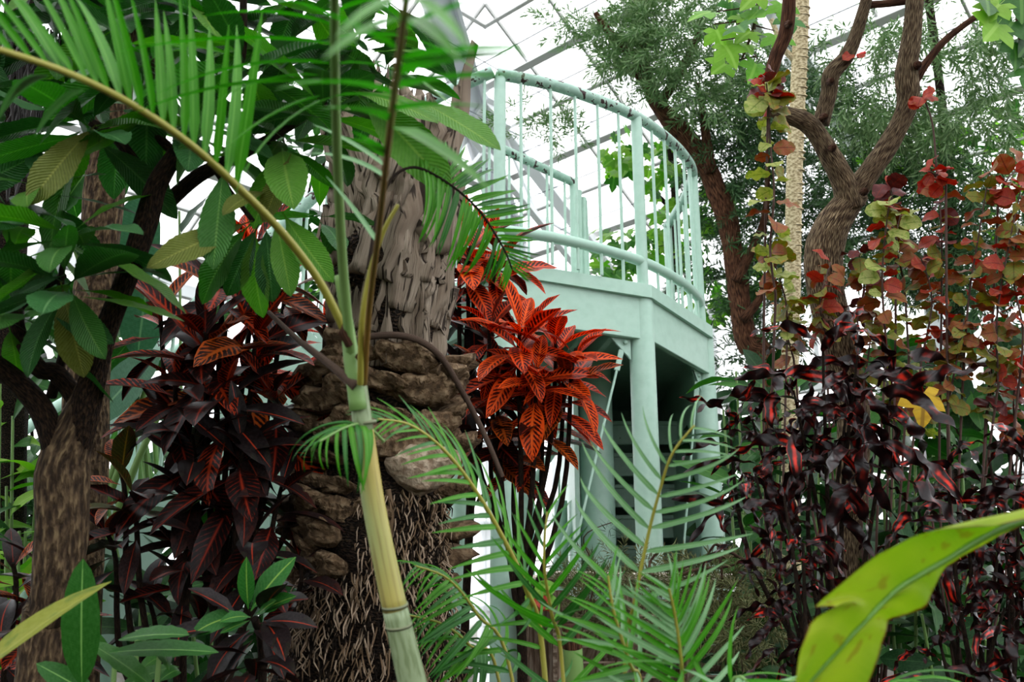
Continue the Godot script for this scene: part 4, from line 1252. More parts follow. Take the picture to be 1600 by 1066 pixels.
func twisted_crotons() -> void:
	var f := px(1320, 1250, 3.3)
	twisted("twisted_croton", "dark croton with corkscrew black and red leaves before the forked tree", Vector3(f.x, 0, f.z), [
		[1285, 530, 3.2, 15, 0.36], [1340, 555, 3.15, 12, 0.36], [1240, 610, 3.15, 12, 0.34], [1325, 625, 3.1, 12, 0.34], [1175, 655, 3.2, 12, 0.3], [1395, 600, 3.2, 10, 0.34], [1275, 670, 3.1, 11, 0.32], [1140, 665, 3.25, 9, 0.26]])
	f = px(1560, 1250, 3.2)
	twisted("purple_croton", "dense purple-black twisted croton beyond the banana leaf, with woody stems", Vector3(f.x, 0, f.z), [
		[1480, 730, 3.2, 12, 0.26], [1545, 715, 3.2, 12, 0.26], [1590, 780, 3.1, 12, 0.26], [1510, 805, 3.1, 12, 0.26], [1435, 795, 3.2, 10, 0.24], [1560, 860, 3.1, 12, 0.26], [1600, 680, 3.2, 10, 0.24], [1570, 950, 3.0, 10, 0.25], [1500, 930, 3.1, 10, 0.25], [1470, 1010, 3.0, 8, 0.25]])
	f = px(1250, 1250, 2.9)
	twisted("stunted_croton", "small twisted dark croton beneath the big one, beside the grey post trunk", Vector3(f.x, 0, f.z), [[1225, 775, 2.95, 11, 0.23], [1255, 850, 2.88, 10, 0.22], [1285, 895, 2.85, 9, 0.22], [1230, 935, 2.85, 9, 0.22], [1180, 740, 3.0, 8, 0.22]])



# ---------- trees ----------
func ribbed_tree() -> void:
	var f := px(75, 1200, 2.35)
	var foot := Vector3(f.x, 0, f.z)
	var t := thing("ribbed_leaf_tree", "brown forking tree with large ribbed green leaves over the upper left", "tree", foot)
	pipe(t, "trunk", smooth([foot] + pxs([[62, 1066, 2.35], [85, 940, 2.35], [97, 830, 2.35], [97, 740, 2.35], [108, 690, 2.35], [124, 650, 2.34], [142, 600, 2.33]]), 5), [0.08, 0.06, 0.056, 0.058, 0.068, 0.06, 0.045, 0.034], M.bark_brown, 16, 0.3)
	var tips := []
	for e in [[[[92, 760], [120, 690], [140, 610], [165, 520], [200, 430], [228, 350], [245, 290], [275, 240]], [0.045, 0.04, 0.03, 0.026, 0.02]],
			[[[95, 740], [70, 650], [30, 600], [-20, 560], [-80, 520]], [0.036, 0.026, 0.018]],
			[[[130, 640], [90, 585], [60, 575], [30, 520], [25, 480]], [0.026, 0.022, 0.014]],
			[[[245, 300], [215, 260], [180, 215], [140, 190]], [0.018, 0.014, 0.011]],
			[[[258, 320], [310, 275], [370, 245], [440, 205], [510, 160]], [0.02, 0.015, 0.008]],
			[[[275, 245], [300, 200], [345, 150], [375, 95], [380, 30], [380, -60]], [0.016, 0.012, 0.008]],
			[[[25, 485], [60, 455], [100, 430]], [0.012, 0.009, 0.009]],
			[[[335, 262], [360, 300], [395, 345]], [0.01, 0.007, 0.006]],
			[[[275, 242], [240, 200], [235, 140], [240, 90]], [0.013, 0.01, 0.008]],
			[[[80, 620], [100, 540], [95, 440], [110, 370]], [0.014, 0.01, 0.006]]]:
		var ps := []
		for i in e[0].size(): ps.append([e[0][i][0], e[0][i][1], 2.35 - 0.03 * i + 0.015 * (int(e[0][0][0]) % 5)])
		pipe(t, "branch", smooth(pxs(ps), 5), e[1], M.bark_dark, 10, 0.25)
	var g: Array = M.rib
	var mats := [g[0], g[1], g[1], g[2]]
	for h in [[140, 190, 2.2, 10, 0.27], [235, 85, 2.2, 11, 0.28], [380, 90, 2.15, 10, 0.28], [350, 40, 2.4, 10, 0.28], [510, 160, 2.2, 8, 0.26], [440, 205, 2.25, 9, 0.26], [100, 430, 2.1, 11, 0.26], [110, 360, 2.1, 10, 0.25], [25, 480, 2.2, 9, 0.27], [20, 330, 2.2, 10, 0.26], [60, 280, 2.2, 9, 0.26], [300, 190, 2.3, 9, 0.26],
			[450, 60, 2.4, 10, 0.28], [90, 60, 2.5, 9, 0.28], [560, 60, 2.3, 9, 0.26], [600, 110, 2.5, 7, 0.26], [180, 20, 2.5, 9, 0.28], [300, -20, 2.4, 10, 0.28], [470, -30, 2.4, 10, 0.28], [120, -40, 2.5, 9, 0.28], [600, -20, 2.5, 9, 0.27], [20, 400, 2.4, 8, 0.26], [500, 330, 2.9, 7, 0.26], [200, 160, 2.6, 9, 0.27]]:
		rosette(t, px(h[0], h[1], h[2]), Vector3(r(-0.3, 0.3), 1, r(0, 0.4)), h[3], h[4], "rib", mats, "leaf", 45.0, -30.0, 0.05)
	for e in [[395, 345, 228, 405, 3], [392, 350, 285, 465, 0], [405, 350, 345, 470, 1], [400, 355, 385, 500, 2], [415, 350, 425, 470, 1], [430, 340, 455, 450, 2], [440, 330, 508, 440, 2], [420, 300, 345, 300, 3], [350, 260, 330, 410, 0], [455, 240, 410, 345, 3], [150, 195, 40, 300, 3], [60, 460, 170, 540, 1], [95, 440, 130, 590, 3], [85, 450, -20, 480, 1], [100, 430, 20, 455, 1], [110, 450, 145, 560, 0], [640, 150, 775, 215, 2], [560, 150, 700, 260, 2], [540, 140, 690, 165, 2]]:
		leaf_px(t, "rib", g[e[4]], [e[0], e[1], 2.15], [e[2], e[3], 2.05 + r(-0.05, 0.1)], Vector3(r(-0.4, 0.4), 0.5, 0.8), "leaf", 1.05)
	# its crown continues out of view, also behind the camera, placed to darken the left
	var unseen_crown := []
	for c in [[-350, 100, 2.4, 330, 450, 0.8, 130], [-300, -500, 2.6, 420, 420, 0.9, 150], [300, -620, 2.8, 380, 330, 0.9, 150], [-400, 700, 2.6, 300, 350, 0.7, 130]]:
		cloud(c, c[6], unseen_crown, 0.28)
	for c in [[Vector3(-2.0, 3.6, -0.2), 1.1, 140], [Vector3(-2.8, 2.6, -0.9), 0.9, 110], [Vector3(-2.3, 3.1, 1.1), 1.2, 140], [Vector3(-2.9, 1.7, 0.2), 0.9, 90]]:
		for i in c[2]:
			var o := rdir() * pow(rng.randf(), 0.45)
			var b := facing(o + Vector3(0, -0.3, 0) + rdir() * 0.5, Vector3.UP + rdir() * 0.5)
			unseen_crown.append(Transform3D(Basis(b.x * 0.28, b.y * 0.28, b.z * 0.28), c[0] + o * c[1]))
	foliage(t, "unseen_leaves", unseen_crown, L.rib[1], M.rib[1])
	# trunks standing behind it
	f = px(130, 1200, 3.9)
	t = thing("slender_tree", "straight rough brown trunk standing behind the ribbed-leaf tree", "tree", Vector3(f.x, 0, f.z))
	pipe(t, "trunk", smooth([Vector3(f.x, 0, f.z)] + pxs([[130, 800, 3.9], [140, 560, 3.9], [155, 380, 3.9], [172, 200, 3.9], [190, 40, 3.9], [205, -120, 3.9]]), 5), [0.11, 0.095, 0.085, 0.075, 0.065, 0.06], M.bark_brown, 14, 0.3)
	for e in [[180, -60], [130, -20], [215, 10], [280, -40]]:
		rosette(t, px(e[0], e[1], 4.0), Vector3.UP, 14, 0.4, "broad", M.broad, "leaf", 45.0, -40.0, 0.1)
	f = px(20, 1200, 4.3)
	t = thing("strand_palm", "dark palm trunk hung with long beaded brown strands at the frame's edge", "palm", Vector3(f.x, 0, f.z))
	pipe(t, "trunk", smooth([Vector3(f.x, 0, f.z)] + pxs([[10, 800, 4.3], [10, 400, 4.3], [30, 100, 4.3], [40, -100, 4.3]]), 5), [0.09, 0.08, 0.08], M.core, 12, 0.3)
	for i in 46:
		var x := r(-15, 95)
		var top := px(x, r(-20, 90), r(4.0, 4.25))
		var len := r(0.5, 0.95) * (1.0 - absf(x - 40) / 160.0)
		var b := Builder.new()
		var ps := []
		var rs := []
		for k in 15:
			ps.append(top + Vector3(0.02 * sin(k * 0.4 + i), -len * k / 14.0, 0.015 * cos(k * 0.7 + i)))
			rs.append(0.009 if k % 2 else 0.004)
		b.tube(ps, rs, 5)
		part(t, "strand", b.mesh(), M.strand)

func forked_tree() -> void:
	var d := 4.1
	var f := px(1330, 1200, d)
	var foot := Vector3(f.x, 0, f.z)
	var t := thing("forked_tree", "furrowed grey-brown tree whose twisted trunk forks into bare bent limbs", "tree", foot)
	pipe(t, "trunk", smooth([foot] + pxs([[1322, 900, d], [1330, 760, d], [1335, 640, d], [1310, 540, d], [1288, 450, d], [1290, 380, d], [1312, 335, d], [1340, 300, d]]), 6), [0.085, 0.068, 0.062, 0.066, 0.07, 0.08, 0.075, 0.062, 0.052], M.bark_ridged, 18, 0.25)
	for e in [[[[1330, 325], [1320, 285], [1295, 240], [1265, 195], [1225, 178], [1195, 165]], [0.06, 0.052, 0.046, 0.042, 0.034, 0.03]],
			[[[1320, 318], [1365, 260], [1400, 205], [1418, 160], [1416, 110], [1425, 50], [1435, -40], [1470, -200], [1460, -420]], [0.052, 0.048, 0.044, 0.043, 0.044, 0.04, 0.036, 0.026, 0.008]],
			[[[1282, 195], [1295, 145], [1300, 115], [1325, 85], [1345, 30], [1356, -40], [1330, -180], [1345, -340]], [0.036, 0.032, 0.036, 0.033, 0.027, 0.024, 0.016, 0.006]],
			[[[1195, 175], [1202, 130], [1212, 90], [1228, 50], [1233, 0], [1232, -50], [1200, -190], [1210, -360]], [0.03, 0.028, 0.03, 0.03, 0.027, 0.025, 0.016, 0.006]],
			[[[1430, 125], [1450, 95], [1480, 60], [1530, 22], [1580, -15], [1680, -120]], [0.02, 0.016, 0.014, 0.012, 0.005]],
			[[[1352, 8], [1390, 5], [1425, 0]], [0.016, 0.016, 0.015]]]:
		var ps := []
		for i in e[0].size(): ps.append([e[0][i][0], e[0][i][1], d - 0.02 * i])
		pipe(t, "limb", smooth(pxs(ps), 6), e[1], M.bark_ridged if e[1][0] > 0.03 else M.bark_red, 14, 0.25)
	for e in [[1297, 128, 0.014], [1287, 184, 0.016], [1300, 232, 0.014], [1232, 38, 0.014], [1432, 103, 0.018], [1350, 300, 0.014]]:
		pipe(t, "knot", [px(e[0], e[1], d - 0.1), px(e[0] + 3, e[1] - 2, d - 0.15)], [e[2] * 1.3, e[2] * 0.8], M.bark_red, 8)
	for e in [[1315, 95, 1335, 80], [1340, 90, 1352, 84]]:
		leaf_px(t, "round", M.copper_red, [e[0], e[1], d - 0.1], [e[2], e[3], d - 0.1], Vector3(0, 0.3, 1), "leaf", 0.8)
	f = px(1232, 1200, 5.6)
	t = thing("pale_tree", "slim smooth cream-coloured trunk with fine rings standing behind the forked tree", "tree", Vector3(f.x, 0, f.z))
	pipe(t, "trunk", smooth([Vector3(f.x, 0, f.z)] + pxs([[1234, 700, 5.6], [1238, 450, 5.6], [1242, 250, 5.6], [1249, 100, 5.6], [1254, -60, 5.6], [1262, -420, 5.6]]), 6), [0.06, 0.05, 0.046, 0.046, 0.044, 0.03], M.bark_pale, 16, 0.08)
	for i in 26:
		var y := 10 + i * 16 + r(-5, 5)
		pipe(t, "ring", [px(1251.0 - (y - 80) * 0.034, y, 5.6), px(1251.0 - (y + 2 - 80) * 0.034, y + 2, 5.6)], [0.047, 0.047], M.bark_pale, 16)
	pipe(t, "branch", pxs([[1243, 95, 5.6], [1222, 75, 5.6], [1205, 30, 5.6]]), [0.02, 0.015], M.bark_pale, 8)
	# lobed leaves hanging in from above
	var q := px(1180, -200, 4.6)
	t = thing("maple_bough", "leafy bough of bright green lobed leaves hanging in beside the forked tree's top", "branch", q)
	for e in [[[[1200, -160], [1190, -40], [1178, 40], [1160, 90]], [[1105, 40], [1128, 20], [1150, 45], [1178, 30], [1112, 85], [1140, 88], [1165, 68], [1205, 20], [1195, 70], [1125, 118], [1150, 5], [1180, 5], [1100, 60], [1135, 60], [1168, 115], [1215, 45]]]]:
		pipe(t, "branch", smooth(pxs([[1200, -160, 4.5], [1190, -40, 4.45], [1178, 40, 4.4], [1160, 90, 4.4]]), 4), [0.014, 0.005], M.twig, 7)
		for k in e[1]:
			var at := px(k[0] + 15, k[1] - 22, 4.4 + r(-0.1, 0.1))
			pipe(t, "twig", [px(1180, k[1] - 30, 4.42), at], [0.004, 0.003], M.twig, 5)
			leaf(t, "maple", pick(M.fresh), at, Vector3(r(-0.7, 0.2), -0.5 + r(-0.3, 0.3), r(0, 0.4)), Vector3(0, 0.5, 1) + rdir() * 0.5, r(0.13, 0.17))
	q = px(1640, -120, 3.6)
	t = thing("maple_branch", "branch of dark and bright lobed leaves entering at the upper corner", "branch", q)
	pipe(t, "branch", smooth(pxs([[1640, -120, 3.6], [1600, -20, 3.55], [1590, 40, 3.5], [1605, 90, 3.5]]), 4), [0.012, 0.005], M.twig, 7)
	for k in [[1530, 15], [1560, 20], [1585, 5], [1555, 50], [1580, 45], [1600, 30], [1598, 85], [1605, 70], [1535, -5], [1570, 75], [1610, 120]]:
		leaf(t, "maple", pick(M.fresh + [M.broad[0], M.broad[2]]), px(k[0] + 10, k[1] - 20, 3.5 + r(-0.1, 0.1)), Vector3(r(-0.7, 0.1), -0.6, r(0, 0.4)), Vector3(0, 0.5, 1) + rdir() * 0.5, r(0.13, 0.17))


# ---------- fine-leaved trees behind ----------
func cloud(c: Array, many: int, list: Array, size: float, hang := 0.0) -> void:   # tips of twigs inside an ellipsoid: c = [x, y, depth, half width px, half height px, half depth m]
	for i in many:
		var o := rdir() * pow(rng.randf(), 0.45)
		var at := px(c[0] + o.x * c[3], c[1] + o.y * c[4], c[2] + o.z * c[5])
		var d := Vector3(o.x + r(-0.5, 0.5), -o.y * 0.6 + r(-0.6, 0.6) - hang, o.z + r(-0.5, 0.5))
		var s := size * r(0.7, 1.2)
		var b := facing(d, rdir())
		list.append(Transform3D(Basis(b.x * s, b.y * s, b.z * s), at))

func needle_trees() -> void:
	var f := px(1165, 1100, 7.6)
	var t := thing("needle_tree", "reddish-barked leaning tree with fine narrow foliage behind the platform rail", "tree", Vector3(f.x, 0, f.z))
	pipe(t, "trunk", smooth([Vector3(f.x, 0, f.z)] + pxs([[1195, 620, 7.6], [1165, 530, 7.6], [1150, 430, 7.6], [1135, 340, 7.6], [1105, 265, 7.6], [1060, 200, 7.6], [1020, 150, 7.6], [1005, 80, 7.6], [1000, -60, 7.6]]), 6), [0.13, 0.11, 0.1, 0.085, 0.085, 0.085, 0.08, 0.07, 0.05, 0.04], M.bark_red, 14, 0.3)
	for e in [[[1150, 440], [1170, 400], [1195, 340], [1200, 250]], [[1030, 165], [1075, 90], [1100, 30]], [[1110, 270], [1100, 190], [1090, 130]], [[1010, 110], [960, 60], [930, 20]], [[1160, 500], [1185, 470], [1205, 420]], [[1020, 150], [990, 110], [960, 105]]]:
		var ps := []
		for q in e: ps.append([q[0], q[1], 7.5])
		pipe(t, "branch", smooth(pxs(ps), 4), [0.045, 0.02], M.bark_red, 8, 0.2)
	var a := []
	var b := []
	for c in [[1070, 60, 7.4, 110, 70, 0.8, 260], [980, 90, 7.4, 60, 60, 0.6, 120], [1100, 130, 7.3, 80, 60, 0.7, 160], [1010, 20, 7.5, 80, 50, 0.6, 140], [960, 60, 7.6, 60, 40, 0.5, 60], [900, 40, 7.8, 70, 40, 0.6, 40], [830, 190, 7.9, 60, 30, 0.5, 30], [880, 210, 7.9, 50, 25, 0.5, 30]]:
		cloud(c, int(c[6] * 0.75), a, 0.24)
	for c in [[1150, 230, 7.9, 80, 80, 0.8, 260], [1200, 330, 8.0, 90, 80, 0.8, 250], [1120, 420, 8.0, 50, 80, 0.8, 70], [1200, 170, 8.0, 80, 80, 0.8, 200], [1220, 460, 8.0, 80, 80, 0.8, 220], [1320, 330, 8.2, 90, 110, 0.8, 300], [1180, 560, 8.0, 60, 60, 0.6, 140]]:
		cloud(c, int(c[6] * 0.8), b, 0.25)
	foliage(t, "foliage", a, L.sprig[0], M.needle)
	foliage(t, "foliage", b, L.sprig[1], M.needle_dark)
	f = px(1500, 1100, 7.4)
	t = thing("weeping_tree", "airy weeping tree with drooping narrow grey-green sprays behind the copper shrubs", "tree", Vector3(f.x, 0, f.z))
	pipe(t, "trunk", smooth([Vector3(f.x, 0, f.z)] + pxs([[1500, 700, 7.4], [1490, 400, 7.4], [1470, 150, 7.4], [1440, -80, 7.4]]), 6), [0.08, 0.06, 0.04, 0.025], M.bark_dark, 10, 0.2)
	a = []
	b = []
	for c in [[1380, 60, 6.8, 110, 60, 0.6, 70], [1500, 60, 6.8, 110, 70, 0.6, 70], [1360, 170, 6.9, 90, 70, 0.6, 130], [1460, 190, 6.8, 110, 70, 0.6, 90], [1560, 160, 6.7, 70, 90, 0.6, 80], [1580, 60, 6.8, 60, 60, 0.6, 40]]:
		cloud(c, c[6], a, 0.24, 0.8)
	for c in [[1380, 260, 7.2, 100, 60, 0.6, 150], [1500, 290, 7.2, 120, 60, 0.7, 130], [1440, 400, 7.4, 150, 70, 0.7, 260], [1560, 420, 7.2, 80, 90, 0.6, 160], [1300, 120, 7.2, 60, 60, 0.6, 60]]:
		cloud(c, c[6], b, 0.25, 0.5)
	foliage(t, "foliage", a, L.sprig[2], M.needle)
	foliage(t, "foliage", b, L.sprig[0], M.needle_dark)
	for e in [[1340, 88, 1352, 82], [1320, 92, 1308, 98]]:
		pipe(t, "flower_spike", pxs([[e[0], e[1], 6.4], [e[2], e[3], 6.4]]), [0.02, 0.012], M.flower_red, 8, 0.3)

func broad_trees() -> void:
	# bright green lobed-leaf tree seen through the balusters
	var f := px(1010, 1100, 8.6)
	var t := thing("lime_leaf_tree", "bright lime-green broad-leaved tree seen through the platform's balusters", "tree", Vector3(f.x, 0, f.z))
	pipe(t, "trunk", smooth([Vector3(f.x, 0, f.z)] + pxs([[1030, 600, 8.6], [1055, 400, 8.6], [1050, 250, 8.6], [1030, 160, 8.6]]), 5), [0.07, 0.05, 0.035, 0.02], M.bark_dark, 10, 0.2)
	for e in [[[1052, 330], [1000, 280], [940, 240]], [[1050, 420], [980, 400], [920, 380]], [[1055, 300], [1080, 230], [1070, 180]], [[1052, 450], [1090, 440], [1140, 430]]]:
		var ps := []
		for q in e: ps.append([q[0], q[1], 8.5])
		pipe(t, "branch", smooth(pxs(ps), 4), [0.025, 0.012], M.bark_dark, 7)
	for c in [[970, 235, 45, 45, 34], [1030, 250, 60, 60, 44], [990, 385, 70, 45, 50], [935, 425, 50, 22, 26], [1060, 360, 50, 80, 42], [1110, 470, 50, 80, 34], [1120, 330, 45, 60, 34], [1170, 430, 45, 70, 34]]:
		for i in c[4]:
			var o := rdir()
			leaf(t, "maple", pick(M.fresh), px(c[0] + o.x * c[2] * r(0.3, 1), c[1] + o.y * c[3] * r(0.3, 1), 8.4 + o.z * 0.5), Vector3(r(-1, 1), r(-0.9, 0.1), r(-0.5, 0.5)), Vector3(0, 0.6, 1) + rdir() * 0.7, r(0.11, 0.17))
	# green small-leaved bushes on the far side
	for e in [["yellow_green_bush", "yellow-green leafy bush glowing behind the copperleaf shrub", 1500, 340, 8.0, [[1470, 250, 70, 40, 70], [1540, 230, 80, 50, 80], [1400, 250, 60, 40, 50], [1580, 330, 50, 60, 60]], M.fresh, 0.16],
			["oval_leaf_tree", "small tree of rounded grey-green leaves left of the old palm's top", 470, 300, 7.6, [[500, 220, 70, 60, 70], [470, 330, 60, 60, 60], [560, 100, 70, 60, 70], [430, 150, 60, 60, 50], [520, 400, 40, 60, 30]], M.broad, 0.155],
			["glossy_bush", "glossy green bush seen behind the small scarlet croton", 480, 560, 8.8, [[490, 610, 40, 60, 40], [450, 480, 40, 60, 40], [500, 440, 30, 50, 30]], M.fresh + M.broad, 0.18]]:
		f = px(e[2], 1100, e[4])
		t = thing(e[0], e[1], "tree" if e[0].ends_with("tree") else "shrub", Vector3(f.x, 0, f.z))
		var top := px(e[2], e[3], e[4])
		pipe(t, "trunk", smooth([Vector3(f.x, 0, f.z), Vector3(f.x, top.y * 0.5, f.z), top], 4), [0.05, 0.02], M.bark_dark, 9, 0.2)
		for c in e[5]:
			pipe(t, "branch", [px(e[2], e[3] + 60, e[4]), px(c[0], c[1], e[4])], [0.015, 0.006], M.bark_dark, 6)
			for i in c[4]:
				var o := rdir()
				leaf(t, "small", pick(e[6]), px(c[0] + o.x * c[2], c[1] + o.y * c[3], e[4] + o.z * 0.5), Vector3(r(-1, 1), r(-0.5, 0.8), r(-0.6, 0.6)), Vector3.UP + rdir() * 0.8, e[7] * r(0.7, 1.2))



# ---------- copperleaf shrubs ----------
func copper(called: String, label: String, foot: Vector3, stems: Array, depth: float) -> void:   # stems = [points, leaves, materials, size]
	var t := thing(called, label, "shrub", foot)
	var low := foot + Vector3(0, 1.25, 0)
	pipe(t, "trunk", smooth([foot, foot + Vector3(0.03, 0.6, 0), low], 4), [0.02, 0.014], M.twig_purple, 8, 0.2)
	for s in stems:
		var ps := []
		var dd := depth + r(-0.15, 0.15)
		for q in s[0]: ps.append([q[0], q[1], dd])
		for i in range(1, ps.size()): ps[i] = [ps[i][0] + r(-7, 7), ps[i][1], ps[i][2] + r(-0.06, 0.06)]
		var line: Array = smooth(pxs(ps), 5)
		var first: Vector3 = line[0]
		pipe(t, "stem", smooth([low - Vector3(0, r(0.0, 0.2), 0), low.lerp(first, 0.5) + Vector3((first.x - low.x) * 0.2, 0, r(-0.05, 0.05)), first], 4) + line.slice(1), [0.006, 0.0045, 0.0025], M.twig_purple, 6)
		along_stem(t, line, 0.03, 1.0, int(s[1] * 1.45), s[3], "round", s[2], "leaf", 0.1)

func copperleaf() -> void:
	var R: Material = M.copper_red
	var B: Material = M.copper_bronze
	var O: Material = M.copper_olive
	var C: Material = M.copper_cream
	var P: Material = M.copper_purple
	var f := px(1215, 1250, 3.7)
	copper("copperleaf_vine", "tall single copperleaf stem with cream-green round leaves and a red tuft on top", Vector3(f.x, 0, f.z), [
		[[[1212, 460], [1207, 390], [1203, 300], [1199, 220], [1196, 170], [1200, 130]], 26, [C, C, O, C, B], 0.1],
		[[[1200, 165], [1202, 140], [1207, 112]], 14, [R, P, P], 0.09],
		[[[1230, 520], [1224, 470], [1216, 420], [1208, 385]], 24, [O, B, O, C], 0.085]], 3.7)
	f = px(1380, 1250, 3.9)
	copper("bronze_copperleaf", "bronze and olive copperleaf shrub filling the space behind the twisted croton", Vector3(f.x, 0, f.z), [
		[[[1290, 520], [1280, 470], [1300, 410]], 20, [B, O, R], 0.092], [[[1340, 500], [1345, 440], [1335, 390]], 18, [O, B, P], 0.092], [[[1385, 540], [1380, 440], [1388, 360], [1395, 310]], 26, [O, B, C, R], 0.092],
		[[[1420, 560], [1415, 450], [1405, 380], [1410, 330]], 26, [O, C, B], 0.092], [[[1350, 600], [1360, 540], [1370, 480]], 20, [O, B], 0.085], [[[1440, 560], [1450, 470], [1440, 400]], 20, [B, O, R], 0.085], [[[1240, 560], [1235, 510], [1250, 470]], 16, [O, B], 0.085], [[[1400, 340], [1392, 300], [1388, 285]], 10, [P, R, P], 0.085], [[[1390, 650], [1400, 610], [1420, 570]], 18, [O, B, C], 0.08]], 3.9)
	f = px(1520, 1250, 3.9)
	copper("red_copperleaf", "red and orange copperleaf shrub on long bare twigs toward the frame's edge", Vector3(f.x, 0, f.z), [
		[[[1470, 560], [1478, 450], [1476, 360], [1472, 275]], 26, [R, B, O, B, P], 0.092], [[[1505, 580], [1520, 460], [1530, 370], [1545, 270]], 26, [R, B, O, B], 0.092], [[[1560, 600], [1555, 500], [1570, 400], [1590, 290]], 26, [B, R, O], 0.092], [[[1590, 620], [1600, 520], [1590, 430], [1600, 350]], 24, [B, O, R], 0.092],
		[[[1480, 640], [1490, 560], [1510, 500]], 22, [O, B], 0.085], [[[1540, 650], [1545, 590], [1530, 520]], 22, [O, B, P], 0.085], [[[1590, 700], [1580, 620], [1600, 560]], 20, [B, R, P], 0.085], [[[1440, 680], [1450, 620], [1470, 580]], 18, [O, C, B], 0.08], [[[1560, 310], [1575, 280], [1590, 262]], 10, [R, R, B], 0.085], [[[1478, 290], [1462, 272], [1450, 268]], 8, [R, R], 0.085]], 3.9)
	var t := thing("red_sprig", "little orange-red leaf sprig on a thin wiry stem beside the forked limb", "sprig", px(1462, 270, 3.8))
	pipe(t, "stem", smooth(pxs([[1464, 275, 3.8], [1458, 200, 3.8], [1448, 165, 3.8], [1440, 150, 3.8]]), 4), [0.004, 0.003], M.twig_purple, 6)
	for k in 5: leaf(t, "round", M.copper_red, px(1440, 152, 3.8), Vector3(r(-1, 1), r(-0.5, 0.9), r(0, 0.5)), Vector3(0, 0.3, 1) + rdir() * 0.4, 0.065)
	t = thing("yellow_leaf", "single large yellow lobed leaf caught in the copperleaf twigs", "leaf", px(1440, 625, 3.4))
	var m := leaf(t, "maple", M.yellow_leaf, px(1440, 600, 3.4), Vector3(-0.1, -0.8, 0.2), Vector3(0.1, 0.4, 1), 0.16, "leaf_blade")
	t = thing("twig_tangle", "tangle of bare brown twigs lying over the cabinet beside the column", "twigs", px(1120, 930, 3.6))
	for e in [[[1040, 930], [1080, 905], [1110, 860], [1118, 850]], [[1060, 890], [1100, 875], [1150, 870], [1180, 885]], [[1118, 850], [1150, 868], [1165, 880], [1160, 905], [1140, 920]], [[1050, 905], [1090, 890], [1140, 885], [1170, 870]], [[1165, 880], [1180, 890]], [[1122, 855], [1128, 900], [1126, 960]], [[1020, 900], [1015, 880], [1030, 860]]]:
		var ps := []
		for q in e: ps.append([q[0], q[1], 3.6 + r(-0.1, 0.1)])
		pipe(t, "twig", smooth(pxs(ps), 4), [0.007, 0.004], M.twig, 6, 0.2)


# ---------- undergrowth ----------
func clump(called: String, label: String, foot: Vector3, stems: Array, kind: String, mats: Array, size: float, each: int) -> void:   # stems = [x, y, depth]
	var t := thing(called, label, "plant", foot)
	for s in stems:
		var at := px(s[0], s[1], s[2])
		var line := smooth([foot + Vector3(r(-0.15, 0.15), 0, r(-0.15, 0.15)), foot.lerp(at, 0.5) + Vector3(0, 0.05, 0), at], 5)
		pipe(t, "stem", line, [0.012, 0.006], M.rachis_green, 7)
		along_stem(t, line, 0.45, 1.0, each, size, kind, mats, "leaf", 0.45)

